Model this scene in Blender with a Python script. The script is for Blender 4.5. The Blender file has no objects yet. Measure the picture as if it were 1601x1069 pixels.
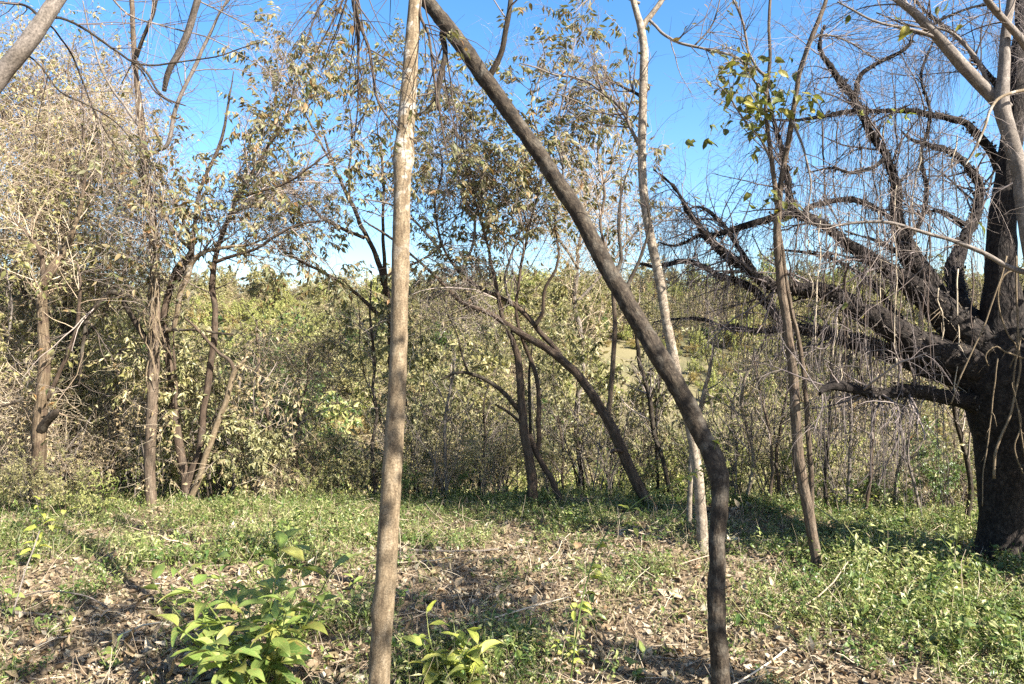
import bpy, math, random
import numpy as np
from mathutils import Vector, Matrix

# ------------------------------------------------------------------ camera, sky, sun, exposure
SC = bpy.context.scene
COL = SC.collection
F, CX, CY, EYE = 1156.0, 800.5, 534.5, 1.7          # focal length and centre in photo pixels, eye height in metres

cam_d = bpy.data.cameras.new('camera')
cam_d.sensor_width = 36.0
cam_d.lens = F / 1601.0 * 36.0
cam_d.clip_start, cam_d.clip_end = 0.05, 3000
cam = bpy.data.objects.new('camera', cam_d)
COL.objects.link(cam)
cam.location = (0, 0, EYE)
cam.rotation_euler = (math.radians(90), 0, 0)
SC.camera = cam

SUN_EL, SUN_AZ = math.radians(38), math.radians(128)    # azimuth from +Y towards +X
sun_dir = Vector((math.sin(SUN_AZ) * math.cos(SUN_EL), math.cos(SUN_AZ) * math.cos(SUN_EL), math.sin(SUN_EL)))
sun_d = bpy.data.lights.new('sun', 'SUN')
sun_d.energy, sun_d.angle, sun_d.color = 4.6, math.radians(0.53), (1.0, 0.95, 0.87)
sun = bpy.data.objects.new('sun', sun_d)
sun.rotation_euler = sun_dir.to_track_quat('Z', 'Y').to_euler()
sun.location = (20, -12, 24)
COL.objects.link(sun)

W = bpy.data.worlds.new('World')
SC.world = W
W.use_nodes = True
wn, wl = W.node_tree.nodes, W.node_tree.links
wn.clear()
sky = wn.new('ShaderNodeTexSky')
sky.sky_type = 'NISHITA'
sky.sun_disc = False
sky.sun_elevation, sky.sun_rotation = SUN_EL, SUN_AZ
sky.air_density, sky.dust_density, sky.ozone_density = 1.0, 1.2, 2.2
whs = wn.new('ShaderNodeHueSaturation')
whs.inputs['Saturation'].default_value = 1.3
wbg = wn.new('ShaderNodeBackground')
wbg.inputs['Strength'].default_value = 0.071
wout = wn.new('ShaderNodeOutputWorld')
wl.new(sky.outputs[0], whs.inputs['Color'])
# a low bank of small white clouds above the hills
wtc = wn.new('ShaderNodeTexCoord')
wmap = wn.new('ShaderNodeMapping'); wmap.inputs['Scale'].default_value = (5.0, 5.0, 15.0)
wl.new(wtc.outputs['Generated'], wmap.inputs['Vector'])
wno = wn.new('ShaderNodeTexNoise'); wno.inputs['Scale'].default_value = 1.0; wno.inputs['Detail'].default_value = 7; wno.inputs['Roughness'].default_value = 0.55
wl.new(wmap.outputs[0], wno.inputs['Vector'])
wsx = wn.new('ShaderNodeSeparateXYZ'); wl.new(wtc.outputs['Generated'], wsx.inputs[0])
wm1 = wn.new('ShaderNodeMapRange'); wm1.inputs[1].default_value, wm1.inputs[2].default_value, wm1.inputs[3].default_value, wm1.inputs[4].default_value = 0.06, 0.17, 0.0, 0.32
wl.new(wsx.outputs[2], wm1.inputs[0])
wsb = wn.new('ShaderNodeMath'); wsb.operation = 'SUBTRACT'; wl.new(wno.outputs['Fac'], wsb.inputs[0]); wl.new(wm1.outputs[0], wsb.inputs[1])
wm2 = wn.new('ShaderNodeMapRange'); wm2.inputs[1].default_value, wm2.inputs[2].default_value, wm2.inputs[4].default_value = 0.50, 0.64, 0.85
wl.new(wsb.outputs[0], wm2.inputs[0])
wmx = wn.new('ShaderNodeMix'); wmx.data_type = 'RGBA'
wl.new(wm2.outputs[0], wmx.inputs[0]); wl.new(whs.outputs[0], wmx.inputs[6]); wmx.inputs[7].default_value = (8, 8.2, 8.5, 1)
wl.new(wmx.outputs[2], wbg.inputs['Color'])
wl.new(wbg.outputs[0], wout.inputs['Surface'])

SC.view_settings.view_transform = 'Standard'
SC.view_settings.look = 'None'
SC.view_settings.gamma = 1.0
SC.view_settings.use_curve_mapping = False
SC.view_settings.exposure = 2.2
cy = SC.cycles
cy.max_bounces, cy.diffuse_bounces, cy.glossy_bounces = 6, 3, 2
cy.transmission_bounces, cy.transparent_max_bounces = 4, 4
cy.caustics_reflective = cy.caustics_refractive = False
cy.use_denoising = False
cy.use_adaptive_sampling = False

# ------------------------------------------------------------------ helpers
def P(px, py, Y):
    return np.array(((px - CX) / F * Y, Y, EYE + (CY - py) / F * Y))

def topix(x, y, z):
    return CX + x / y * F, CY - (z - EYE) / y * F

def hash3(i, j, k):
    h = (i * 374761393 + j * 668265263 + k * 2147483647 * 7 + 1274126177) & 0xFFFFFFFF
    h = ((h ^ (h >> 13)) * 1274126177) & 0xFFFFFFFF
    h = (h ^ (h >> 16)) & 0xFFFFFFFF
    return h.astype(np.float64) / 4294967295.0

def vnoise(p):
    p = np.asarray(p, float)
    f = np.floor(p)
    i = f.astype(np.int64)
    t = p - f
    t = t * t * (3 - 2 * t)
    out = 0
    for a in (0, 1):
        for b in (0, 1):
            for c in (0, 1):
                w = (t[..., 0] if a else 1 - t[..., 0]) * (t[..., 1] if b else 1 - t[..., 1]) * (t[..., 2] if c else 1 - t[..., 2])
                out = out + w * hash3(i[..., 0] + a, i[..., 1] + b, i[..., 2] + c)
    return out * 2 - 1

def norm(v):
    return v / np.maximum(np.linalg.norm(v, axis=-1, keepdims=True), 1e-9)

class Acc:
    """collects triangles and quads with UVs and a material slot"""
    def __init__(s):
        s.V, s.L, s.T, s.U, s.M, s.n = [], [], [], [], [], 0
    def add(s, V, faces, uv=None, mat=0):
        if len(V) == 0 or len(faces) == 0:
            return s
        k = faces.shape[1]
        s.V.append(np.asarray(V, np.float32))
        s.L.append((faces + s.n).ravel().astype(np.int32))
        s.T.append(np.full(len(faces), k, np.int32))
        s.U.append(np.zeros((faces.size, 2), np.float32) if uv is None else np.asarray(uv, np.float32).reshape(-1, 2))
        s.M.append(np.full(len(faces), mat, np.int32))
        s.n += len(V)
        return s
    def mesh(s, name, mats, offset=(0, 0, 0), smooth=True, uv=True):
        me = bpy.data.meshes.new(name)
        if s.n:
            V = np.concatenate(s.V) - np.asarray(offset, np.float32)
            L, T = np.concatenate(s.L), np.concatenate(s.T)
            me.vertices.add(len(V)); me.loops.add(len(L)); me.polygons.add(len(T))
            me.vertices.foreach_set('co', V.astype(np.float32).ravel())
            me.loops.foreach_set('vertex_index', L)
            st = np.zeros(len(T), np.int32); st[1:] = np.cumsum(T)[:-1]
            me.polygons.foreach_set('loop_start', st)
            me.polygons.foreach_set('material_index', np.concatenate(s.M))
            me.polygons.foreach_set('use_smooth', np.full(len(T), smooth, bool))
            if uv:
                me.uv_layers.new(name='UVMap').data.foreach_set('uv', np.concatenate(s.U).ravel())
            me.update(calc_edges=True)
        for m in (mats if isinstance(mats, (list, tuple)) else [mats]):
            me.materials.append(m)
        return me

def link(name, me, parent=None, loc=(0, 0, 0), **props):
    o = bpy.data.objects.new(name, me)
    COL.objects.link(o)
    o.location = loc
    if parent is not None:
        o.parent = parent
    for k, v in props.items():
        o[k] = v
    return o

def thing(name, label, category, loc, group=None):
    o = bpy.data.objects.new(name, None)
    o.empty_display_size = 0.2
    COL.objects.link(o)
    o.location = tuple(float(c) for c in loc)
    o['label'], o['category'] = label, category
    if group:
        o['group'] = group
    return o

def tube(PP, RR, sides=4, disp=None, cap=False):
    """n strands of K points -> quads. disp(points, normals, s) gives a radial offset."""
    PP, RR = np.asarray(PP, float), np.asarray(RR, float)
    if PP.ndim == 2:
        PP, RR = PP[None], RR[None]
    if cap:
        PP = np.concatenate([PP[:, :1], PP, PP[:, -1:]], 1)
        RR = np.concatenate([RR[:, :1] * 0.02, RR, RR[:, -1:] * 0.02], 1)
    n, K, _ = PP.shape
    T = np.gradient(PP, axis=1)
    if cap:
        T[:, 0], T[:, -1] = T[:, 1], T[:, -2]
    T = norm(T)
    ref = np.where(np.abs(T[:, 0, 2:3]) < 0.9, np.array([[0, 0, 1.0]]), np.array([[1.0, 0, 0]]))
    N = np.empty_like(PP)
    N[:, 0] = norm(np.cross(T[:, 0], ref))
    for k in range(1, K):
        a = N[:, k - 1]
        N[:, k] = norm(a - T[:, k] * np.sum(a * T[:, k], -1, keepdims=True))
    B = np.cross(T, N)
    ang = np.linspace(0, 2 * math.pi, sides, endpoint=False)
    nr = N[:, :, None] * np.cos(ang)[None, None, :, None] + B[:, :, None] * np.sin(ang)[None, None, :, None]
    R = RR[:, :, None, None]
    S = np.concatenate([np.zeros((n, 1)), np.cumsum(np.linalg.norm(np.diff(PP, axis=1), axis=-1), 1)], 1)
    V = PP[:, :, None] + nr * R
    if disp is not None:
        V = V + nr * (disp(V, nr, S, RR)[..., None])
    idx = np.arange(n * K * sides).reshape(n, K, sides)
    a = idx[:, :-1]; b = idx[:, 1:]
    a2 = np.roll(a, -1, 2); b2 = np.roll(b, -1, 2)
    Q = np.stack([a, a2, b2, b], -1).reshape(-1, 4)
    u = np.arange(sides) / sides
    u2 = u + 1 / sides
    s0 = np.broadcast_to(S[:, :-1, None], a.shape); s1 = np.broadcast_to(S[:, 1:, None], a.shape)
    uu = np.broadcast_to(u[None, None], a.shape); vv = np.broadcast_to(u2[None, None], a.shape)
    UV = np.stack([np.stack([uu, s0], -1), np.stack([vv, s0], -1), np.stack([vv, s1], -1), np.stack([uu, s1], -1)], -2).reshape(-1, 2)
    return V.reshape(-1, 3), Q, UV

def spline(pts, rad, step):
    """Catmull-Rom through pts, resampled about every step metres"""
    pts, rad = np.asarray(pts, float), np.asarray(rad, float)
    e = np.concatenate([[2 * pts[0] - pts[1]], pts, [2 * pts[-1] - pts[-2]]])
    out, ro = [], []
    for i in range(len(pts) - 1):
        p0, p1, p2, p3 = e[i:i + 4]
        m = max(2, int(np.linalg.norm(p2 - p1) / step))
        t = np.linspace(0, 1, m, endpoint=False)[:, None]
        out.append(0.5 * ((2 * p1) + (-p0 + p2) * t + (2 * p0 - 5 * p1 + 4 * p2 - p3) * t ** 2 + (-p0 + 3 * p1 - 3 * p2 + p3) * t ** 3))
        ro.append(rad[i] + (rad[i + 1] - rad[i]) * t[:, 0])
    out.append(pts[-1:]); ro.append(rad[-1:])
    return np.concatenate(out), np.concatenate(ro)

def resample(pts, rad, K):
    pts, rad = np.asarray(pts), np.asarray(rad)
    s = np.concatenate([[0], np.cumsum(np.linalg.norm(np.diff(pts, axis=0), axis=1))])
    t = np.linspace(0, s[-1], K)
    return np.stack([np.interp(t, s, pts[:, i]) for i in range(3)], 1), np.interp(t, s, rad)

def sample(rng, PP, RR, n, t0=0.0, t1=1.0, byr=0.0, clump=0.0):
    """n random points on a set of strands -> index, position, tangent, radius, t"""
    ln = np.linalg.norm(np.diff(PP, axis=1), axis=-1).sum(1)
    w = ln * (RR.mean(1) ** byr)
    if clump:
        w = w * (0.02 + rng.random(len(w)) ** clump)
    i = rng.choice(len(PP), n, p=w / w.sum())
    t = rng.uniform(t0, t1, n)
    K = PP.shape[1]
    f = t * (K - 1)
    k = np.minimum(f.astype(int), K - 2)
    a = (f - k)[:, None]
    p = PP[i, k] * (1 - a) + PP[i, k + 1] * a
    d = norm(PP[i, k + 1] - PP[i, k])
    r = RR[i, k] * (1 - a[:, 0]) + RR[i, k + 1] * a[:, 0]
    return i, p, d, r, t

def rotdir(rng, d, amin, amax):
    n = len(d)
    a = np.radians(rng.uniform(amin, amax, n))[:, None]
    r = norm(np.cross(d, rng.normal(size=(n, 3))))
    return norm(d * np.cos(a) + r * np.sin(a))

def grow(rng, PP, RR, n, L, K=5, ang=(30, 70), trop=(0, 0, 0.1), wob=0.15, t0=0.15, t1=1.0, rf=0.6, rmin=0.0012, taper=0.35, rmax=1.0, dirbias=None, byr=0.0):
    i, p, d, r, t = sample(rng, PP, RR, n, t0, t1, byr)
    d = rotdir(rng, d, *ang)
    if dirbias is not None:
        d = norm(d + np.asarray(dirbias))
    l = L * rng.uniform(0.45, 1.3, n) * (1.15 - 0.5 * t)
    st = (l / (K - 1))[:, None]
    out = np.empty((n, K, 3)); out[:, 0] = p
    tr = np.asarray(trop, float)
    for k in range(1, K):
        d = norm(d + tr * (1.0 / (K - 1)) + rng.normal(size=(n, 3)) * wob)
        out[:, k] = out[:, k - 1] + d * st
    r0 = np.clip(r * rf * rng.uniform(0.7, 1.1, n), rmin, rmax)
    R = np.maximum(r0[:, None] * np.linspace(1, taper, K)[None], rmin * 0.6)
    return out, R

def leaf_quads(pos, d, nr, L, Wd, fold=0.25, bend=0.15, detail=1):
    """flat-ish leaves: detail 0 = 2 triangles, 1 = 4 triangles"""
    d = norm(d)
    s = norm(np.cross(d, nr))
    u = np.cross(s, d)
    L = np.asarray(L)[:, None]; Wd = np.asarray(Wd)[:, None]
    n = len(pos)
    f = np.asarray(fold) if np.ndim(fold) == 0 else np.asarray(fold)[:, None]
    bd = np.asarray(bend) if np.ndim(bend) == 0 else np.asarray(bend)[:, None]
    if detail == 0:
        b = pos; tip = pos + d * L - u * L * bd
        m = pos + d * L * 0.45
        l = m + s * Wd * 0.5 + u * Wd * f; r = m - s * Wd * 0.5 + u * Wd * f
        V = np.stack([b, r, tip, l], 1).reshape(-1, 3)
        o = (np.arange(n) * 4)[:, None]
        Fc = np.concatenate([o + np.array([[0, 1, 2]]), o + np.array([[0, 2, 3]])], 1).reshape(-1, 3)
        return V, Fc
    b = pos; m = pos + d * L * 0.42
    tip = pos + d * L - u * L * bd
    l = m + s * Wd * 0.5 + u * Wd * f; r = m - s * Wd * 0.5 + u * Wd * f
    V = np.stack([b, r, tip, l, m], 1).reshape(-1, 3)
    o = (np.arange(n) * 5)[:, None]
    Fc = np.concatenate([o + np.array([[0, 1, 4]]), o + np.array([[1, 2, 4]]), o + np.array([[4, 2, 3]]), o + np.array([[0, 4, 3]])], 1).reshape(-1, 3)
    return V, Fc

# ------------------------------------------------------------------ materials
def nodes(name):
    m = bpy.data.materials.new(name)
    m.use_nodes = True
    nt = m.node_tree
    nt.nodes.clear()
    out = nt.nodes.new('ShaderNodeOutputMaterial')
    return m, nt, out

def ramp(nt, stops, src, interp='LINEAR'):
    r = nt.nodes.new('ShaderNodeValToRGB')
    r.color_ramp.interpolation = interp
    el = r.color_ramp.elements
    while len(el) < len(stops):
        el.new(0.5)
    for e, (p, c) in zip(el, stops):
        e.position = p
        e.color = (c[0], c[1], c[2], 1)
    nt.links.new(src, r.inputs[0])
    return r.outputs[0]

def leaf_mat(name, cols, trans=0.3, rough=0.5, spec=0.35, vein=False, tint=(1.15, 1.2, 0.75)):
    m, nt, out = nodes(name)
    N, L = nt.nodes, nt.links
    geo = N.new('ShaderNodeNewGeometry')
    oi = N.new('ShaderNodeObjectInfo')
    add = N.new('ShaderNodeMath'); add.operation = 'ADD'
    L.new(geo.outputs['Random Per Island'], add.inputs[0]); L.new(oi.outputs['Random'], add.inputs[1])
    fr = N.new('ShaderNodeMath'); fr.operation = 'FRACT'
    L.new(add.outputs[0], fr.inputs[0])
    stops = [(i / max(1, len(cols) - 1), c) for i, c in enumerate(cols)]
    c = ramp(nt, stops, fr.outputs[0])
    tc = N.new('ShaderNodeTexCoord')
    no = N.new('ShaderNodeTexNoise'); no.inputs['Scale'].default_value = 38; no.inputs['Detail'].default_value = 3
    L.new(tc.outputs['Object'], no.inputs['Vector'])
    mr = N.new('ShaderNodeMapRange')
    mr.inputs[1].default_value, mr.inputs[2].default_value, mr.inputs[3].default_value, mr.inputs[4].default_value = 0.3, 0.7, 0.72, 1.22
    L.new(no.outputs['Fac'], mr.inputs[0])
    mul = N.new('ShaderNodeMix'); mul.data_type = 'RGBA'; mul.blend_type = 'MULTIPLY'; mul.inputs[0].default_value = 1
    L.new(c, mul.inputs[6]); L.new(mr.outputs[0], mul.inputs[7])
    c = mul.outputs[2]
    if vein:
        uv = N.new('ShaderNodeUVMap')
        sx = N.new('ShaderNodeSeparateXYZ'); L.new(uv.outputs[0], sx.inputs[0])
        # side veins run obliquely out from the midrib: v - |u-0.5|*0.5
        a = N.new('ShaderNodeMath'); a.operation = 'SUBTRACT'; L.new(sx.outputs[0], a.inputs[0]); a.inputs[1].default_value = 0.5
        b = N.new('ShaderNodeMath'); b.operation = 'ABSOLUTE'; L.new(a.outputs[0], b.inputs[0])
        mm = N.new('ShaderNodeMath'); mm.operation = 'MULTIPLY_ADD'; L.new(b.outputs[0], mm.inputs[0]); mm.inputs[1].default_value = -0.55; L.new(sx.outputs[1], mm.inputs[2])
        sc = N.new('ShaderNodeMath'); sc.operation = 'MULTIPLY'; L.new(mm.outputs[0], sc.inputs[0]); sc.inputs[1].default_value = 9
        ff = N.new('ShaderNodeMath'); ff.operation = 'FRACT'; L.new(sc.outputs[0], ff.inputs[0])
        lt = N.new('ShaderNodeMath'); lt.operation = 'LESS_THAN'; L.new(ff.outputs[0], lt.inputs[0]); lt.inputs[1].default_value = 0.13
        l2 = N.new('ShaderNodeMath'); l2.operation = 'LESS_THAN'; L.new(b.outputs[0], l2.inputs[0]); l2.inputs[1].default_value = 0.025
        mx = N.new('ShaderNodeMath'); mx.operation = 'MAXIMUM'; L.new(lt.outputs[0], mx.inputs[0]); L.new(l2.outputs[0], mx.inputs[1])
        hf = N.new('ShaderNodeMath'); hf.operation = 'MULTIPLY'; L.new(mx.outputs[0], hf.inputs[0]); hf.inputs[1].default_value = 0.45
        vm = N.new('ShaderNodeMix'); vm.data_type = 'RGBA'
        L.new(hf.outputs[0], vm.inputs[0]); L.new(c, vm.inputs[6]); vm.inputs[7].default_value = (0.30, 0.34, 0.10, 1)
        c = vm.outputs[2]
        sn = N.new('ShaderNodeTexNoise'); sn.inputs['Scale'].default_value = 5.5; sn.inputs['Detail'].default_value = 5
        off = N.new('ShaderNodeVectorMath'); off.operation = 'SCALE'; off.inputs[3].default_value = 40
        cmb = N.new('ShaderNodeCombineXYZ')
        for q in range(3):
            L.new(oi.outputs['Random'], cmb.inputs[q])
        L.new(cmb.outputs[0], off.inputs[0])
        ad = N.new('ShaderNodeVectorMath'); ad.operation = 'ADD'; L.new(uv.outputs[0], ad.inputs[0]); L.new(off.outputs[0], ad.inputs[1])
        L.new(ad.outputs[0], sn.inputs['Vector'])
        ed = N.new('ShaderNodeMath'); ed.operation = 'MULTIPLY_ADD'; L.new(b.outputs[0], ed.inputs[0]); ed.inputs[1].default_value = 0.22; L.new(sn.outputs['Fac'], ed.inputs[2])
        sf = ramp(nt, [(0.64, (0, 0, 0)), (0.74, (0.8, 0.8, 0.8))], ed.outputs[0])
        sm = N.new('ShaderNodeMix'); sm.data_type = 'RGBA'
        L.new(sf, sm.inputs[0]); L.new(c, sm.inputs[6]); sm.inputs[7].default_value = (0.26, 0.19, 0.06, 1)
        c = sm.outputs[2]
    pb = N.new('ShaderNodeBsdfPrincipled')
    pb.inputs['Roughness'].default_value = rough
    pb.inputs['Specular IOR Level'].default_value = spec
    L.new(c, pb.inputs['Base Color'])
    if vein:
        bp = N.new('ShaderNodeBump'); bp.inputs['Strength'].default_value = 0.35; bp.inputs['Distance'].default_value = 0.004
        L.new(mx.outputs[0], bp.inputs['Height']); bp.invert = True
        L.new(bp.outputs[0], pb.inputs['Normal'])
    tr = N.new('ShaderNodeBsdfTranslucent')
    tm = N.new('ShaderNodeMix'); tm.data_type = 'RGBA'; tm.blend_type = 'MULTIPLY'; tm.inputs[0].default_value = 1
    L.new(c, tm.inputs[6]); tm.inputs[7].default_value = (tint[0], tint[1], tint[2], 1)
    L.new(tm.outputs[2], tr.inputs['Color'])
    mix = N.new('ShaderNodeMixShader'); mix.inputs[0].default_value = trans
    L.new(pb.outputs[0], mix.inputs[1]); L.new(tr.outputs[0], mix.inputs[2])
    L.new(mix.outputs[0], out.inputs['Surface'])
    return m

def bark_mat(name, dark, mid, light, scale=(10, 3), patch=None, rings=0.0, bump=0.5, dist=0.006, crack=0.0, rough=0.85, blot=2.2, reff=0.055, zpatch=None):
    """UV: u once round the stem, v in metres along it; object noise breaks the repeat"""
    m, nt, out = nodes(name)
    N, L = nt.nodes, nt.links
    tc = N.new('ShaderNodeTexCoord')
    uvn = N.new('ShaderNodeUVMap')
    us = N.new('ShaderNodeSeparateXYZ'); L.new(uvn.outputs[0], us.inputs[0])
    tau = N.new('ShaderNodeMath'); tau.operation = 'MULTIPLY'; tau.inputs[1].default_value = 2 * math.pi; L.new(us.outputs[0], tau.inputs[0])
    cs = N.new('ShaderNodeMath'); cs.operation = 'COSINE'; L.new(tau.outputs[0], cs.inputs[0])
    sn = N.new('ShaderNodeMath'); sn.operation = 'SINE'; L.new(tau.outputs[0], sn.inputs[0])
    cyl = N.new('ShaderNodeCombineXYZ'); L.new(cs.outputs[0], cyl.inputs[0]); L.new(sn.outputs[0], cyl.inputs[1]); L.new(us.outputs[1], cyl.inputs[2])
    # warp the cylinder coordinates a little so that the grain wanders
    wz = N.new('ShaderNodeTexNoise'); wz.inputs['Scale'].default_value = 9; wz.inputs['Detail'].default_value = 3
    L.new(tc.outputs['Object'], wz.inputs['Vector'])
    wv = N.new('ShaderNodeVectorMath'); wv.operation = 'MULTIPLY_ADD'; L.new(wz.outputs['Color'], wv.inputs[0]); wv.inputs[1].default_value = (0.5, 0.5, 0.05); L.new(cyl.outputs[0], wv.inputs[2])
    cylv = wv.outputs[0]
    om = N.new('ShaderNodeMapping'); om.inputs['Scale'].default_value = (scale[0] * 5 * reff, scale[0] * 5 * reff, scale[1] * 5)
    L.new(cylv, om.inputs['Vector'])
    n1 = N.new('ShaderNodeTexNoise'); n1.inputs['Scale'].default_value = 1.0; n1.inputs['Detail'].default_value = 8; n1.inputs['Roughness'].default_value = 0.65
    L.new(om.outputs[0], n1.inputs['Vector'])
    n2 = N.new('ShaderNodeTexNoise'); n2.inputs['Scale'].default_value = blot * 4; n2.inputs['Detail'].default_value = 4
    L.new(tc.outputs['Object'], n2.inputs['Vector'])
    c = ramp(nt, [(0.30, dark), (0.5, mid), (0.72, light)], n1.outputs['Fac'])
    h = n1.outputs['Fac']
    if patch is not None:
        f = ramp(nt, [(0.52, (0, 0, 0)), (0.60, (1, 1, 1))], n2.outputs['Fac'])
        mx = N.new('ShaderNodeMix'); mx.data_type = 'RGBA'
        pm = N.new('ShaderNodeMath'); pm.operation = 'MULTIPLY'; pm.inputs[1].default_value = patch[3] if len(patch) > 3 else 0.7
        L.new(f, pm.inputs[0])
        pf = pm.outputs[0]
        if zpatch:
            oz = N.new('ShaderNodeSeparateXYZ'); L.new(tc.outputs['Object'], oz.inputs[0])
            zr = N.new('ShaderNodeMapRange'); zr.inputs[1].default_value, zr.inputs[2].default_value = zpatch; L.new(oz.outputs[2], zr.inputs[0])
            zm = N.new('ShaderNodeMath'); zm.operation = 'MULTIPLY'; L.new(pf, zm.inputs[0]); L.new(zr.outputs[0], zm.inputs[1])
            pf = zm.outputs[0]
        L.new(pf, mx.inputs[0])
        L.new(c, mx.inputs[6]); mx.inputs[7].default_value = (*patch[:3], 1)
        c = mx.outputs[2]
    n3 = N.new('ShaderNodeTexNoise'); n3.inputs['Scale'].default_value = 140; n3.inputs['Detail'].default_value = 3
    L.new(tc.outputs['Object'], n3.inputs['Vector'])
    mr = N.new('ShaderNodeMapRange'); mr.inputs[1].default_value, mr.inputs[2].default_value, mr.inputs[3].default_value, mr.inputs[4].default_value = 0.32, 0.68, 0.58, 1.32
    L.new(n3.outputs['Fac'], mr.inputs[0])
    ml = N.new('ShaderNodeMix'); ml.data_type = 'RGBA'; ml.blend_type = 'MULTIPLY'; ml.inputs[0].default_value = 1
    L.new(c, ml.inputs[6]); L.new(mr.outputs[0], ml.inputs[7])
    c = ml.outputs[2]
    if rings > 0:
        rm = N.new('ShaderNodeMapping'); rm.inputs['Scale'].default_value = (0.7, 0.7, 60)
        L.new(cylv, rm.inputs['Vector'])
        rn = N.new('ShaderNodeTexNoise'); rn.inputs['Scale'].default_value = 1; rn.inputs['Detail'].default_value = 3
        L.new(rm.outputs[0], rn.inputs['Vector'])
        rf = ramp(nt, [(0.57, (0, 0, 0)), (0.66, (1, 1, 1))], rn.outputs['Fac'])
        rk = N.new('ShaderNodeMath'); rk.operation = 'MULTIPLY'; rk.inputs[1].default_value = rings; L.new(rf, rk.inputs[0])
        rx = N.new('ShaderNodeMix'); rx.data_type = 'RGBA'
        L.new(rk.outputs[0], rx.inputs[0]); L.new(c, rx.inputs[6]); rx.inputs[7].default_value = (*dark, 1)
        c = rx.outputs[2]
    if crack > 0:
        cm = N.new('ShaderNodeMapping'); cm.inputs['Scale'].default_value = (scale[0] * 4 * reff, scale[0] * 4 * reff, scale[1] * 3)
        L.new(cylv, cm.inputs['Vector'])
        vo = N.new('ShaderNodeTexVoronoi'); vo.feature = 'DISTANCE_TO_EDGE'; vo.inputs['Scale'].default_value = 1.0
        L.new(cm.outputs[0], vo.inputs['Vector'])
        cf = ramp(nt, [(0.0, (1 - crack,) * 3), (0.18, (1, 1, 1))], vo.outputs['Distance'])
        cx = N.new('ShaderNodeMix'); cx.data_type = 'RGBA'; cx.blend_type = 'MULTIPLY'; cx.inputs[0].default_value = 1
        L.new(c, cx.inputs[6]); L.new(cf, cx.inputs[7])
        c = cx.outputs[2]
        hm = N.new('ShaderNodeMath'); hm.operation = 'MULTIPLY'; L.new(h, hm.inputs[0]); L.new(cf, hm.inputs[1])
        h = hm.outputs[0]
    pb = N.new('ShaderNodeBsdfPrincipled')
    pb.inputs['Roughness'].default_value = rough
    pb.inputs['Specular IOR Level'].default_value = 0.2
    L.new(c, pb.inputs['Base Color'])
    bp = N.new('ShaderNodeBump'); bp.inputs['Strength'].default_value = bump; bp.inputs['Distance'].default_value = dist
    L.new(h, bp.inputs['Height'])
    L.new(bp.outputs[0], pb.inputs['Normal'])
    L.new(pb.outputs[0], out.inputs['Surface'])
    return m

def twig_mat(name, cols, rough=0.8):
    m, nt, out = nodes(name)
    N, L = nt.nodes, nt.links
    geo = N.new('ShaderNodeNewGeometry')
    c = ramp(nt, [(i / max(1, len(cols) - 1), k) for i, k in enumerate(cols)], geo.outputs['Random Per Island'])
    pb = N.new('ShaderNodeBsdfPrincipled'); pb.inputs['Roughness'].default_value = rough; pb.inputs['Specular IOR Level'].default_value = 0.25
    L.new(c, pb.inputs['Base Color'])
    L.new(pb.outputs[0], out.inputs['Surface'])
    return m

B_TAN = bark_mat('bark_tan_smooth', (0.0772, 0.0533, 0.0314), (0.1604, 0.1191, 0.0721), (0.2376, 0.1881, 0.1254), scale=(6, 2.2), patch=(0.34, 0.31, 0.26, 0.75), zpatch=(1.9, 2.7), bump=0.55, dist=0.008, rings=0.3, blot=4.5)
B_DARK = bark_mat('bark_dark_rough', (0.0129, 0.0097, 0.0065), (0.038, 0.0277, 0.0185), (0.0877, 0.0689, 0.046), scale=(8, 5), patch=(0.105, 0.09, 0.068, 0.5), rings=0.3, bump=0.8, dist=0.01, crack=0.22, blot=3)
B_PALE = bark_mat('bark_pale_banded', (0.0738, 0.0597, 0.0454), (0.2435, 0.1966, 0.1426), (0.3838, 0.3264, 0.2527), scale=(5, 5), patch=(0.16, 0.125, 0.09, 0.8), rings=0.55, bump=0.5, dist=0.005, blot=3.5)
B_BIG = bark_mat('bark_black_scaly', (0.007, 0.0056, 0.0045), (0.0192, 0.0144, 0.012), (0.0665, 0.0496, 0.039), scale=(7, 4), patch=(0.085, 0.07, 0.055, 0.25), bump=1.0, dist=0.02, crack=0.25, blot=7, reff=0.22)
B_GREY = bark_mat('bark_grey', (0.075, 0.0638, 0.0525), (0.1575, 0.1312, 0.1087), (0.255, 0.2175, 0.18), scale=(6, 3), patch=(0.11, 0.09, 0.07, 0.6), rings=0.35, bump=0.5, dist=0.006)
B_RED = bark_mat('bark_reddish_brown', (0.0452, 0.032, 0.0224), (0.1163, 0.085, 0.0578), (0.2067, 0.1632, 0.1156), scale=(7, 1.6), patch=(0.11, 0.075, 0.05, 0.6), bump=0.7, dist=0.008, crack=0.35)
B_BROWN = bark_mat('bark_brown', (0.0279, 0.0186, 0.0124), (0.0713, 0.0484, 0.0322), (0.1364, 0.0992, 0.0682), scale=(7, 2), patch=(0.07, 0.055, 0.04, 0.6), bump=0.7, dist=0.007, crack=0.3)
B_PEEL = bark_mat('bark_peeling_fibrous', (0.0357, 0.0243, 0.015), (0.1224, 0.0864, 0.051), (0.204, 0.162, 0.108), scale=(14, 1.2), patch=(0.07, 0.045, 0.03, 0.7), bump=0.9, dist=0.01, crack=0.4)
T_TAN = twig_mat('twig_tan', [(0.42, 0.33, 0.22), (0.20, 0.14, 0.09), (0.50, 0.42, 0.30), (0.30, 0.22, 0.15)])
T_GREY = twig_mat('twig_grey_brown', [(0.13, 0.10, 0.085), (0.075, 0.055, 0.045), (0.20, 0.16, 0.135), (0.10, 0.07, 0.06)])
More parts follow.
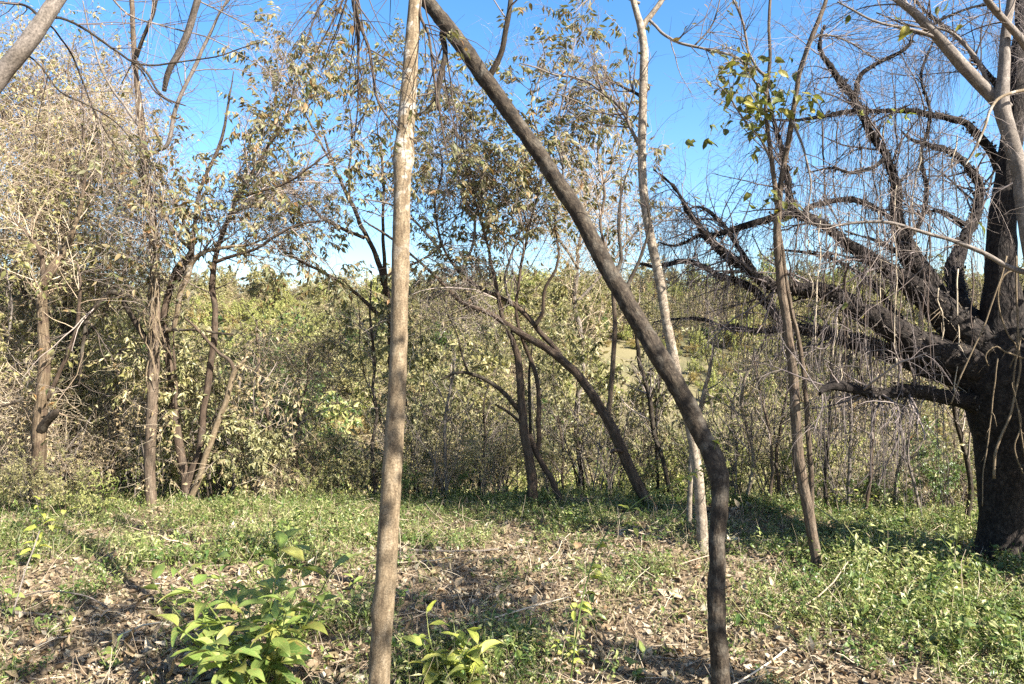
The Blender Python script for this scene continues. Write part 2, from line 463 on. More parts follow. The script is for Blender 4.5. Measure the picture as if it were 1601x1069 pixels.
T_DARK = twig_mat('twig_dark', [(0.045, 0.033, 0.027), (0.09, 0.065, 0.05), (0.03, 0.023, 0.02)])
T_MIX = twig_mat('twig_mixed', [(0.10, 0.075, 0.06), (0.27, 0.22, 0.18), (0.06, 0.045, 0.038), (0.38, 0.31, 0.26), (0.15, 0.11, 0.09)])
L_OLIVE = leaf_mat('leaf_olive_dry', [(0.26, 0.233, 0.09), (0.146, 0.145, 0.043), (0.364, 0.31, 0.148), (0.208, 0.199, 0.066), (0.302, 0.252, 0.107), (0.088, 0.097, 0.029), (0.437, 0.378, 0.205), (0.198, 0.189, 0.061)], 0.3)
L_TANDRY = leaf_mat('leaf_tan_dry', [(0.323, 0.248, 0.136), (0.209, 0.152, 0.076), (0.399, 0.317, 0.187), (0.18, 0.138, 0.06), (0.304, 0.253, 0.128)], 0.28)
L_GREY = leaf_mat('leaf_grey_green', [(0.201, 0.191, 0.08), (0.106, 0.113, 0.044), (0.286, 0.26, 0.124), (0.329, 0.289, 0.152), (0.138, 0.137, 0.048), (0.233, 0.211, 0.088)], 0.22, rough=0.45, spec=0.35)
L_GREEN = leaf_mat('leaf_green', [(0.085, 0.14, 0.03), (0.05, 0.09, 0.02), (0.15, 0.19, 0.05), (0.10, 0.15, 0.035)], 0.3, rough=0.4, spec=0.45)
L_YELL = leaf_mat('leaf_yellow_green', [(0.32, 0.33, 0.10), (0.22, 0.255, 0.065), (0.42, 0.38, 0.15), (0.27, 0.27, 0.09)], 0.35)
L_GOLD = leaf_mat('leaf_golden_dry', [(0.36, 0.27, 0.10), (0.28, 0.22, 0.08), (0.42, 0.34, 0.15), (0.25, 0.16, 0.06)], 0.3)
L_CANOPY = leaf_mat('leaf_canopy_mixed', [(0.12, 0.13, 0.045), (0.23, 0.20, 0.10), (0.07, 0.085, 0.03), (0.29, 0.24, 0.135), (0.15, 0.15, 0.055), (0.22, 0.115, 0.045), (0.26, 0.23, 0.12), (0.09, 0.10, 0.038), (0.18, 0.13, 0.06)], 0.33)
L_HERB = leaf_mat('leaf_herb', [(0.17, 0.225, 0.05), (0.06, 0.10, 0.022), (0.27, 0.29, 0.085), (0.10, 0.15, 0.033), (0.36, 0.34, 0.15), (0.045, 0.08, 0.018), (0.20, 0.235, 0.06)], 0.32, rough=0.42, spec=0.4)
L_HERBDRY = leaf_mat('leaf_herb_pale', [(0.33, 0.34, 0.11), (0.20, 0.24, 0.065), (0.46, 0.41, 0.21), (0.14, 0.18, 0.045)], 0.32)
L_LITTER = leaf_mat('leaf_litter', [(0.26, 0.21, 0.13), (0.145, 0.10, 0.06), (0.36, 0.30, 0.20), (0.20, 0.14, 0.085), (0.075, 0.052, 0.032), (0.44, 0.385, 0.28), (0.23, 0.17, 0.10), (0.11, 0.077, 0.047), (0.30, 0.24, 0.135), (0.09, 0.06, 0.037)], 0.18, rough=0.6, spec=0.25, tint=(1.2, 1.0, 0.7))
L_BUSH = leaf_mat('leaf_broad_lime', [(0.22, 0.29, 0.06), (0.12, 0.185, 0.04), (0.30, 0.345, 0.10), (0.07, 0.12, 0.028), (0.25, 0.30, 0.07), (0.095, 0.155, 0.033), (0.30, 0.28, 0.07), (0.16, 0.22, 0.05)], 0.38, rough=0.38, spec=0.4, vein=True)
L_LIME = leaf_mat('leaf_broad_yellow', [(0.42, 0.44, 0.08), (0.32, 0.36, 0.065), (0.50, 0.48, 0.12), (0.25, 0.31, 0.06)], 0.42, rough=0.4, spec=0.35, vein=True)
L_WILT = leaf_mat('leaf_broad_olive', [(0.12, 0.132, 0.03), (0.192, 0.184, 0.04), (0.072, 0.088, 0.024), (0.304, 0.256, 0.04), (0.144, 0.148, 0.044), (0.096, 0.112, 0.028), (0.064, 0.076, 0.022)], 0.38, rough=0.45, spec=0.3, vein=True)
L_DRYBIG = leaf_mat('leaf_broad_dry', [(0.40, 0.29, 0.18), (0.25, 0.155, 0.09), (0.50, 0.39, 0.27), (0.33, 0.20, 0.12), (0.20, 0.12, 0.07)], 0.2, rough=0.6, spec=0.25, vein=True, tint=(1.2, 1.0, 0.7))

# ------------------------------------------------------------------ ground
def crest(x):
    return 7.7 - 0.14 * np.clip(x - 0.8, 0, 5) + 0.25 * np.sin(x * 0.9 + 1)

def H(x, y):
    x = np.asarray(x, float); y = np.asarray(y, float)
    d = y - crest(x)
    yy = [-400, 0, 1.2, 3.0, 6.5, 14, 21, 36, 62, 105, 150, 260, 900]
    hh = [0, 0, -0.22, -0.8, -1.9, -4.0, -4.6, -2.2, 2.2, 7.4, 10.5, 13, 14]
    z = np.interp(d, yy, hh)
    z = z + np.interp(d, [0, 10, 30, 110], [0, 0.25, 0.8, 2.2]) * (vnoise(np.stack([x * 0.05 + 3, y * 0.05, 0 * x], -1)) + np.interp(d, [60, 110], [0, 0.9]) * vnoise(np.stack([x * 0.017 + 8, y * 0.01, 0 * x], -1)))
    fade = np.clip(1 - d / 30, 0, 1)
    z = z + fade * (0.045 * vnoise(np.stack([x * 0.9, y * 0.9, 0 * x + 5], -1)) + 0.022 * vnoise(np.stack([x * 2.6, y * 2.6, 0 * x + 9], -1)) + 0.010 * vnoise(np.stack([x * 8, y * 8, 0 * x + 2], -1)))
    return z

def axis(lo, hi, a, b, fine, g=1.09):
    c = list(np.arange(a, b + 1e-6, fine))
    s, v, up = fine, b, []
    while v < hi:
        s *= g; v += s; up.append(v)
    s, v, dn = fine, a, []
    while v > lo:
        s *= g; v -= s; dn.append(v)
    return np.array(dn[::-1] + c + up)

gx, gy = axis(-700, 700, -7.5, 7.5, 0.075), axis(-120, 900, 2.6, 9.5, 0.07)
GX, GY = np.meshgrid(gx, gy)
GV = np.stack([GX, GY, H(GX, GY)], -1).reshape(-1, 3)
nx, ny = len(gx), len(gy)
ii = (np.arange(ny - 1)[:, None] * nx + np.arange(nx - 1)[None]).ravel()
GQ = np.stack([ii, ii + 1, ii + nx + 1, ii + nx], 1)

def ground_material():
    m, nt, out = nodes('dry_soil_and_litter')
    N, L = nt.nodes, nt.links
    tc = N.new('ShaderNodeTexCoord')
    n1 = N.new('ShaderNodeTexNoise'); n1.inputs['Scale'].default_value = 30; n1.inputs['Detail'].default_value = 8
    n2 = N.new('ShaderNodeTexNoise'); n2.inputs['Scale'].default_value = 0.9; n2.inputs['Detail'].default_value = 5
    vo = N.new('ShaderNodeTexVoronoi'); vo.inputs['Scale'].default_value = 26; vo.inputs['Randomness'].default_value = 1
    for n in (n1, n2, vo):
        L.new(tc.outputs['Object'], n.inputs['Vector'])
    cv = ramp(nt, [(0.0, (0.07, 0.05, 0.032)), (0.35, (0.16, 0.115, 0.07)), (0.7, (0.27, 0.205, 0.13)), (1, (0.11, 0.075, 0.048))], vo.outputs['Color'])
    c1 = ramp(nt, [(0.3, (0.04, 0.028, 0.018)), (0.7, (0.17, 0.125, 0.08))], n1.outputs['Fac'])
    mx = N.new('ShaderNodeMix'); mx.data_type = 'RGBA'; mx.inputs[0].default_value = 0.5
    L.new(c1, mx.inputs[6]); L.new(cv, mx.inputs[7])
    # dry straw-coloured grass on the far slopes
    sp = N.new('ShaderNodeSeparateXYZ'); L.new(tc.outputs['Object'], sp.inputs[0])
    far = N.new('ShaderNodeMapRange'); far.inputs[1].default_value, far.inputs[2].default_value = 12, 26
    L.new(sp.outputs[1], far.inputs[0])
    n4 = N.new('ShaderNodeTexNoise'); n4.inputs['Scale'].default_value = 0.12; n4.inputs['Detail'].default_value = 6
    L.new(tc.outputs['Object'], n4.inputs['Vector'])
    cg = ramp(nt, [(0.35, (0.11, 0.10, 0.05)), (0.5, (0.165, 0.14, 0.07)), (0.65, (0.22, 0.18, 0.095))], n4.outputs['Fac'])
    m2 = N.new('ShaderNodeMix'); m2.data_type = 'RGBA'
    L.new(far.outputs[0], m2.inputs[0]); L.new(mx.outputs[2], m2.inputs[6]); L.new(cg, m2.inputs[7])
    pb = N.new('ShaderNodeBsdfPrincipled'); pb.inputs['Roughness'].default_value = 0.95; pb.inputs['Specular IOR Level'].default_value = 0.1
    L.new(m2.outputs[2], pb.inputs['Base Color'])
    bp = N.new('ShaderNodeBump'); bp.inputs['Strength'].default_value = 0.8; bp.inputs['Distance'].default_value = 0.03
    L.new(vo.outputs['Distance'], bp.inputs['Height']); L.new(bp.outputs[0], pb.inputs['Normal'])
    L.new(pb.outputs[0], out.inputs['Surface'])
    return m

ground = link('ground', Acc().add(GV, GQ).mesh('ground', ground_material(), uv=False), kind='structure')
ground['label'] = 'leaf strewn clearing floor falling away to a dry scrub valley'

# ------------------------------------------------------------------ traced stems
def stem(trace, Y, extra_ground=False):
    """trace of (px, py, width in px); Y one depth or a list -> points and radii in metres"""
    n = len(trace)
    if np.ndim(Y) == 0:
        Ys = np.full(n, float(Y))
    else:
        Ys = np.interp(np.linspace(0, 1, n), np.linspace(0, 1, len(Y)), Y)
    pts = np.array([P(t[0], t[1], y) for t, y in zip(trace, Ys)])
    rad = np.array([t[2] * 0.5 * y / F for t, y in zip(trace, Ys)])
    if extra_ground:
        g = float(H(pts[0, 0], pts[0, 1]))
        b = pts[0].copy(); b[2] = min(g, pts[0, 2]) - 0.15
        if pts[0, 2] > g + 0.12:
            q = pts[0].copy(); q[2] = g
            pts = np.concatenate([[b, q], pts]); rad = np.concatenate([[rad[0] * 1.3, rad[0] * 1.12], rad])
        else:
            pts = np.concatenate([[b], pts]); rad = np.concatenate([[rad[0] * 1.25], rad])
    return pts, rad

def make_disp(seed, amp, freq, fine, ffreq, knots=(), zs=0.4):
    def f(V, nr, S, RR):
        q = V * np.array([1, 1, zs])
        d = amp * vnoise(q * freq + seed * 7.3) + fine * vnoise(q * ffreq + seed * 3.1)
        d = d * np.minimum(1, RR[:, :, None] / 0.012)
        for kp, kr, ka in knots:
            dd = np.linalg.norm(V - np.asarray(kp), axis=-1)
            d = d + ka * np.exp(-(dd / kr) ** 2)
        return d
    return f

SEED = [1]
def stem_mesh(acc, pts, rad, sides=14, step=0.03, amp=0.12, freq=9, fine=0.05, ffreq=40, cap=True, mat=0, knots=(), zs=0.4, wander=0.0):
    SEED[0] += 1
    p, r = spline(pts, rad, step)
    if wander:
        q = p * 3.0 + SEED[0] * 13.7
        w = np.stack([vnoise(q), vnoise(q + 31.1), vnoise(q + 77.7)], -1)
        q2 = p * 9.0 + SEED[0] * 5.7
        w = w + 0.4 * np.stack([vnoise(q2), vnoise(q2 + 31.1), vnoise(q2 + 77.7)], -1)
        ends = np.minimum(1, np.arange(len(p)) / 4.0)[:, None]
        p = p + w * wander * ends
    rm = float(np.mean(r))
    V, Q, UV = tube(p, r, sides, make_disp(SEED[0], amp * rm, freq, fine * rm, ffreq, knots, zs), cap)
    acc.add(V, Q, UV, mat)
    return p, r

class Tree:
    """one tree: an Empty at its base, trunk and limbs as parts, fine twigs and leaves as parts"""
    def __init__(s, name, label, base, category='tree', group=None):
        s.base = np.array(base, float)
        s.root = thing(name, label, category, base, group)
        s.strands = []          # (points, radii) of stems that can carry twigs
    def part(s, name, pts, rad, mat, bears=True, **kw):
        a = Acc()
        p, r = stem_mesh(a, pts, rad, **kw)
        o = link(name, a.mesh(name, mat, s.base), s.root)
        if bears:
            s.strands.append((p, r))
        return o
    def limb(s, trace, Y, mat, name='limb', **kw):
        pts, rad = stem(trace, Y)
        kw.setdefault('sides', 8); kw.setdefault('wander', 0.012)
        return s.part(name, pts, rad, mat, **kw)
    def batch(s, K=14, rmax=9, zmin=-9):
        L = [resample(p, r, K) for p, r in s.strands if r.mean() < rmax]
        return np.stack([l[0] for l in L]), np.stack([l[1] for l in L])
    def twigs(s, levels, mat, name='twig_spray'):
        a = Acc()
        for PP, RR, sides in levels:
            a.add(*tube(PP, RR, sides))
        o = link(name, a.mesh(name, mat, s.base, uv=False), s.root, kind='stuff')
        return o

LEAFMESH = {}
def leaf_mesh(kind, mat, L, Wd, curl=0.25, fold=0.25, wave=0.05, seed=0, nu=4, nv=8, tipp=1.6):
    """one broad leaf with stalk, pointed tip, arched midrib; +Y along the leaf, +Z upper face"""
    key = (kind, mat.name, seed)
    if key in LEAFMESH:
        return LEAFMESH[key]
    rng = np.random.default_rng(seed + 17)
    v = np.linspace(0, 1, nv + 1); u = np.linspace(-1, 1, nu + 1)
    wv = np.sin(np.pi * v ** 0.85) ** 0.8 * (1 - 0.35 * v ** tipp); wv[0] = 0.02; wv[-1] = 0.005
    VV = np.zeros((nv + 1, nu + 1, 3)); UVs = np.zeros((nv + 1, nu + 1, 2))
    ph = rng.uniform(0, 6)
    for i, a in enumerate(v):
        th = curl * a * 2
        yc = L * (np.sin(th) / (2 * curl) if curl else a); zc = -L * ((1 - np.cos(th)) / (2 * curl) if curl else 0)
        for j, b in enumerate(u):
            x = b * Wd * 0.5 * wv[i]
            VV[i, j] = (x * math.cos(fold), yc, zc + abs(x) * math.sin(fold) * 1.2 + wave * Wd * math.sin(a * 11 + ph + b * 2) * abs(b))
            UVs[i, j] = (0.5 + b * 0.5, a)
    idx = np.arange((nv + 1) * (nu + 1)).reshape(nv + 1, nu + 1)
    Q = np.stack([idx[:-1, :-1], idx[:-1, 1:], idx[1:, 1:], idx[1:, :-1]], -1).reshape(-1, 4)
    V = VV.reshape(-1, 3) + np.array([0, L * 0.12, 0])
    a = Acc().add(V, Q, UVs.reshape(-1, 2)[Q])
    a.add(*tube(np.array([[0, 0, 0], [0, L * 0.07, 0.003], [0, L * 0.14, 0]]), np.array([0.0016, 0.0014, 0.001]) * (L / 0.15), 3))
    me = a.mesh('leaf', mat)
    LEAFMESH[key] = me
    return me

def frame(d, up):
    d = norm(np.asarray(d, float)); s = norm(np.cross(d, up)); u = np.cross(s, d)
    return Matrix(((s[0], d[0], u[0]), (s[1], d[1], u[1]), (s[2], d[2], u[2])))

def add_leaf(root, base, me, p, d, up, scale=1.0, name='leaf'):
    o = bpy.data.objects.new(name, me)
    COL.objects.link(o)
    o.parent = root
    m = frame(d, up).to_4x4()
    o.rotation_euler = m.to_euler()
    o.location = tuple(np.asarray(p, float) - base)
    o.scale = (scale,) * 3
    return o

RNG = np.random.default_rng(11)

def foliage(rng, PP, RR, n, L, aspect=0.42, hang=0.7, t0=0.2, t1=1.0, detail=1):
    """n leaves on strands -> arrays of pos, dir, normal, length, width"""
    i, p, d, r, t = sample(rng, PP, RR, n, t0, t1, clump=3.0)
    dd = norm(rotdir(rng, d, 35, 85) + np.array([0, 0, -hang]) + rng.normal(size=(n, 3)) * 0.25)
    nr = norm(np.array([0.42, -0.36, 0.5]) + rng.normal(size=(n, 3)) * 0.55)      # leaves turn their faces to the light
    l = L * rng.uniform(0.45, 1.35, n)
    return p, dd, nr, l, l * aspect * rng.uniform(0.75, 1.25, n)

def pinnate(rng, PP, RR, n, leaflets, L, stalk, hang=0.55, t0=0.3, aspect=0.36):
    """n feather-like compound leaves: rachis strands and the leaflets on them"""
    i, p, d, r, t = sample(rng, PP, RR, n, t0, 1.0, clump=2.0)
    dd = norm(rotdir(rng, d, 30, 75) + np.array([0, 0, 0.05]))
    K = 6
    l = stalk * rng.uniform(0.6, 1.25, n)
    out = np.empty((n, K, 3)); out[:, 0] = p
    q = dd
    for k in range(1, K):
        q = norm(q + np.array([0, 0, -hang / (K - 1)]) + rng.normal(size=(n, 3)) * 0.06)
        out[:, k] = out[:, k - 1] + q * (l / (K - 1))[:, None]
    R = np.full((n, K), 0.0013)
    pos, di, nr, le = [], [], [], []
    for m in range(leaflets):
        f = 0.25 + 0.75 * (m // 2 * 2 + 1) / leaflets
        f = min(f, 0.999)
        kk = f * (K - 1); k = min(int(kk), K - 2); a = kk - k
        pp = out[:, k] * (1 - a) + out[:, k + 1] * a
        tg = norm(out[:, k + 1] - out[:, k])
        sd = norm(np.cross(tg, np.array([0, 0, 1.0]) + 1e-3))
        sg = 1 if m % 2 else -1
        keep = rng.random(n) < 0.86
        dv = norm(sd * sg * 0.75 + tg * 0.45 + np.array([0, 0, -0.55]) + rng.normal(size=(n, 3)) * 0.22)
        nv = norm(np.cross(dv, tg) * sg + rng.normal(size=(n, 3)) * 0.35)
        nv[nv[:, 2] < 0] *= -1
        pos.append(pp[keep]); di.append(dv[keep]); nr.append(nv[keep]); le.append((L * rng.uniform(0.65, 1.2, n))[keep])
    pos, di, nr, le = map(np.concatenate, (pos, di, nr, le))
    return (out, R), (pos, di, nr, le, le * aspect * rng.uniform(0.8, 1.2, len(le)))

def leaves_onto(tree, lv, mat, n_obj, variants, name='crown', fold=0.22, bend=0.2):
    """the leaves that show largest become parts of their own, the rest one part"""
    p, d, nr, l, w = lv
    px, py = topix(p[:, 0], np.maximum(p[:, 1], 0.1), p[:, 2])
    vis = (px > 0) & (px < 1601) & (py > 0) & (py < 1069)
    score = np.where(vis, l / np.maximum(p[:, 1], 0.5), 0)
    big = np.argsort(-score)[:n_obj]
    rest = np.ones(len(p), bool); rest[big] = False
    a = Acc()
    a.add(*leaf_quads(p[rest], d[rest], nr[rest], l[rest], w[rest], fold, bend))
    if rest.any():
        link(name, a.mesh(name, mat, tree.base, smooth=False, uv=False), tree.root, kind='stuff')
    for j, b in enumerate(big):
        me = variants[j % len(variants)]
        add_leaf(tree.root, tree.base, me, p[b], d[b], nr[b], l[b])

def small_leaf_variants(mat, tag, aspect=0.4):
    return [leaf_mesh(tag, mat, 0.88, aspect * k, curl=c, fold=f, wave=0.03, seed=s, nu=2, nv=4) for s, (k, c, f) in enumerate([(1, 0.3, 0.3), (0.85, 0.5, 0.45), (1.15, 0.15, 0.2), (0.9, -0.2, 0.35)])]

LV_CANOPY = small_leaf_variants(L_CANOPY, 'canopy')
LV_OLIVE = small_leaf_variants(L_OLIVE, 'olive')

# ------------------------------------------------------------------ the single trees
def on_ground(px, py, Y):
    q = P(px, py, Y)
    return np.array((q[0], q[1], float(H(q[0], q[1]))))

# --- slender tan trunk in the middle of the clearing
tr = [(588, 1150, 52), (590, 1112, 42), (592, 1085, 38), (597, 1000, 36), (603, 900, 34), (609, 800, 33), (616, 700, 31), (620, 600, 29.5), (624, 500, 28.5),
      (627, 400, 27.5), (630, 300, 28), (631, 270, 30), (632, 252, 36), (632, 238, 35), (633, 215, 30), (637, 150, 28), (643, 80, 24), (649, 0, 22), (653, -80, 19), (655, -200, 16), (640, -380, 11), (650, -560, 5)]
pts, rad = stem(tr, [3.4, 3.42, 3.5, 3.6, 3.75, 3.9], True)
rad = rad * 0.95
T = Tree('slender_tree', 'slender tan tree with smooth mottled trunk and a knot, standing upright in the middle', pts[0] * [1, 1, 0])
k1, k2, k3 = P(645, 243, 3.66), P(584, 955, 3.40), P(618, 258, 3.68)
T.part('trunk', pts, rad, B_TAN, sides=28, step=0.02, amp=0.11, freq=8, fine=0.05, ffreq=45, zs=0.5, wander=0.005,
       knots=[(k1, 0.028, 0.014), (k2, 0.04, 0.010), (k3, 0.035, 0.009), (P(612, 700, 3.5), 0.02, 0.005), (P(630, 590, 3.55), 0.018, 0.005), (P(604, 820, 3.45), 0.03, 0.005)])
for t_, y_ in [([(649, 20, 9), (640, -60, 8), (590, -110, 7), (560, -60, 6.5), (552, 0, 6), (562, 40, 5.5), (576, 75, 5), (583, 115, 4.5), (587, 150, 4), (598, 172, 3.5), (621, 199, 2.5), (650, 225, 1.5)], [3.85, 3.6]),
               ([(650, -90, 8), (600, -130, 6), (563, -70, 5), (557, 0, 4.5), (559, 80, 4), (561, 176, 2.5), (556, 230, 1.2)], [3.85, 3.7]),
               ([(652, -60, 8), (690, -110, 6), (656, 5, 5), (668, 60, 4), (682, 140, 3.4), (690, 185, 3), (700, 250, 2)], [3.85, 3.5]),
               ([(640, -350, 9), (500, -420, 8), (380, -300, 6), (330, -140, 4), (310, -40, 2)], [3.85, 3.3]),
               ([(650, -300, 9), (760, -420, 7), (900, -420, 5), (980, -300, 3)], [3.85, 3.9]),
               ([(545, -40, 4), (500, 10, 3), (480, 60, 2.2), (470, 90, 1.3)], [3.65, 3.5]),
               ([(560, -90, 5), (535, 0, 3), (505, 60, 2.4), (480, 110, 1.4)], [3.65, 3.7])]:
    T.limb(t_, y_, B_BROWN if t_[0][2] < 20 else B_TAN, step=0.03)
PB, RB = T.batch(14, 0.018)
g1 = grow(RNG, PB, RB, 120, 0.6, 7, (20, 60), (0, 0, -0.5), 0.12, rf=0.45, rmin=0.0012)
g2 = grow(RNG, *g1, 260, 0.26, 5, (25, 60), (0, 0, -0.3), 0.16, rmin=0.0009)
T.twigs([(*g1, 4), (*g2, 3)], T_DARK)
(ra, rr), lv = pinnate(RNG, *g1, 22, 8, 0.05, 0.14)
leaves_onto(T, lv, L_CANOPY, 60, LV_CANOPY)

# --- dark leaning trunk with a crook, crossing the frame
tr = [(1131, 1150, 50), (1130, 1110, 38), (1129, 1085, 34), (1127, 1040, 32.5), (1122, 980, 30), (1119, 900, 30), (1121, 840, 31), (1125, 790, 32), (1124, 752, 34), (1114, 712, 36), (1096, 677, 34), (1062, 610, 33), (1032, 558, 34),
      (1002, 507, 33), (968, 452, 31), (938, 400, 31), (905, 338, 30), (872, 285, 30), (836, 230, 29), (797, 178, 29), (765, 132, 29), (737, 90, 28), (685, 22, 27), (655, -15, 26), (600, -90, 25), (500, -240, 20), (420, -420, 13), (380, -600, 5)]
pts, rad = stem(tr, [3.4, 3.42, 3.55, 3.75, 4.0, 4.15, 4.3, 4.4], True)
rad = rad * 0.85
T = Tree('leaning_tree', 'dark rough trunk rising from the foreground, crooked, then leaning far over to the upper left', pts[0] * [1, 1, 0])
T.part('trunk', pts, rad, B_DARK, sides=32, step=0.018, amp=0.17, freq=9, fine=0.09, ffreq=48, zs=0.7, wander=0.008,
       knots=[(P(800, 160, 4.2), 0.035, 0.012), (P(975, 450, 4.0), 0.04, 0.014), (P(1136, 748, 3.5), 0.05, 0.012), (P(1110, 735, 3.5), 0.03, -0.010), (P(1124, 800, 3.4), 0.03, 0.006), (P(1010, 545, 3.75), 0.05, 0.01), (P(1075, 640, 3.6), 0.022, 0.009), (P(900, 330, 3.9), 0.02, 0.008), (P(845, 245, 4.0), 0.03, 0.009), (P(1118, 930, 3.4), 0.025, 0.007), (P(735, 95, 4.1), 0.03, 0.008)])
for t_, y_ in [([(762, 125, 12), (769, 112, 10), (778, 95, 9), (786, 75, 8.5), (792, 45, 8.5), (797, 19, 8), (806, -45, 7), (830, -160, 5), (850, -260, 2)], [4.22, 4.1]),
               ([(700, 40, 15), (692, 55, 12), (696, 72, 10), (696, 90, 9), (690, 112, 8.5), (684, 142, 8), (683, 158, 7), (688, 172, 5)], [4.28, 4.2]),
               ([(975, 462, 10), (985, 440, 6), (1000, 405, 5), (1015, 350, 3.5), (1008, 300, 2)], [4.0, 4.1]),
               ([(958, 435, 9), (972, 405, 6), (968, 350, 4), (975, 290, 3), (990, 240, 1.5)], [4.02, 4.2]),
               ([(560, -150, 16), (700, -260, 12), (860, -300, 9), (1000, -200, 6), (1060, -80, 3)], [4.35, 4.4]),
               ([(480, -280, 14), (300, -300, 10), (150, -200, 7), (60, -90, 4)], [4.4, 4.0])]:
    T.limb(t_, y_, B_DARK, step=0.03, wander=0.006)
PB, RB = T.batch(14, 0.03)
g1 = grow(RNG, PB, RB, 60, 0.6, 7, (25, 70), (0, 0, 0.25), 0.12, rf=0.4, rmin=0.0014, rmax=0.006)
g2 = grow(RNG, *g1, 220, 0.28, 5, (25, 60), (0, 0, 0.1), 0.15, rmin=0.0009)
T.twigs([(*g1, 4), (*g2, 3)], T_GREY)

# --- pale banded tree behind the leaning trunk
tr = [(1100, 862, 22), (1099, 845, 18), (1096, 790, 17), (1090, 735, 17), (1083, 690, 16), (1072, 635, 16), (1058, 580, 15.5), (1043, 505, 15), (1034, 455, 14.5), (1026, 415, 14.5), (1018, 380, 14), (1010, 330, 13.5), (1004, 285, 13.5),
      (1003, 225, 13), (1006, 150, 13), (1006, 100, 13), (1006, 75, 12.5), (1002, 40, 12), (996, 18, 10), (991, 0, 9.5), (980, -50, 8), (985, -160, 6), (970, -300, 3)]
pts, rad = stem(tr, [5.95, 5.95, 5.95, 6.0, 6.1], True)
T = Tree('pale_tree', 'whitish slender tree with dark rings, rising behind the leaning trunk and forking at the top', pts[0] * [1, 1, 0])
T.part('trunk', pts, rad, B_PALE, sides=20, step=0.028, amp=0.09, freq=8, fine=0.04, ffreq=50, wander=0.007)
for t_, y_, m_ in [([(1003, 45, 10), (1009, 34, 9), (1017, 24, 9), (1027, 10, 8.5), (1038, -6, 8), (1065, -45, 7), (1090, -130, 5), (1090, -240, 2)], [6.05, 6.0], B_PALE),
                   ([(1002, 232, 6), (990, 208, 5.5), (976, 176, 5.2), (963, 160, 5), (950, 150, 4.6), (922, 130, 4.2), (894, 120, 3.6), (865, 116, 3), (837, 105, 2.4), (812, 99, 1.6)], [6.05, 5.8], B_GREY),
                   ([(1004, 152, 6), (992, 144, 5), (978, 138, 4.4), (961, 129, 4)], [6.05, 6.0], B_DARK),
                   ([(1014, 30, 5), (1026, 41, 4.5), (1040, 55, 4.4), (1062, 67, 4.2), (1100, 76, 4), (1137, 84, 3.8), (1160, 93, 3.4), (1190, 112, 2.6), (1205, 140, 1.5)], [6.05, 5.7], B_GREY),
                   ([(1085, 72, 3), (1110, 45, 2.6), (1120, 20, 2.2), (1128, -10, 1.5)], [5.9, 5.8], B_GREY),
                   ([(1000, 5, 5), (960, -10, 4), (930, -5, 3), (905, 10, 1.8)], [6.1, 5.9], B_GREY)]:
    T.limb(t_, y_, m_, step=0.035, wander=0.008)
PB, RB = T.batch(14, 0.016)
g1 = grow(RNG, PB, RB, 90, 0.55, 7, (25, 65), (0, 0, 0.3), 0.1, rf=0.5, rmin=0.0014)
g2 = grow(RNG, *g1, 320, 0.26, 5, (20, 55), (0, 0, 0.2), 0.13, rmin=0.001)
T.twigs([(*g1, 4), (*g2, 3)], T_GREY)
lv = foliage(RNG, *g1, 130, 0.075, 0.42, 0.6)
leaves_onto(T, lv, L_CANOPY, 80, LV_CANOPY)

tr = [(1077, 818, 9), (1079, 770, 8), (1081, 720, 7.5), (1087, 670, 7), (1096, 632, 7), (1102, 605, 6.5), (1108, 585, 6), (1112, 560, 4), (1120, 520, 2)]
pts, rad = stem(tr, 6.7, True)
T = Tree('pale_sapling', 'thin pale sapling close behind the foot of the whitish tree', pts[0] * [1, 1, 0], 'sapling')
T.part('trunk', pts, rad, B_PALE, sides=10, step=0.03, wander=0.006)
g1 = grow(RNG, *T.batch(12), 14, 0.4, 6, (25, 60), (0, 0, 0.3), 0.13, t0=0.5, rf=0.5)
T.twigs([(*g1, 4)], T_GREY)

# --- thin forked tree right of centre, with big yellow-green leaves high up
tr = [(1279, 895, 21), (1277, 875, 17), (1270, 834, 16.5), (1262, 790, 16.5), (1255, 753, 16), (1249, 715, 18), (1248, 690, 15.5), (1243, 620, 15), (1239, 575, 14), (1231, 515, 13.5), (1225, 470, 13), (1218, 410, 12), (1215, 370, 12), (1217, 326, 11),
      (1224, 265, 8), (1231, 225, 8), (1238, 188, 8), (1245, 150, 7.6), (1251, 113, 7.5), (1260, 82, 7), (1270, 56, 7), (1284, 22, 6.5), (1293, -5, 6), (1310, -80, 4), (1320, -180, 2)]
pts, rad = stem(tr, [5.6, 5.6, 5.55, 5.5], True)
T = Tree('forked_thin_tree', 'thin brown tree forking high up, with a cluster of broad yellowish leaves', pts[0] * [1, 1, 0])
T.part('trunk', pts, rad, B_RED, sides=18, step=0.028, amp=0.09, freq=9, fine=0.04, ffreq=45, wander=0.008)
T4 = T
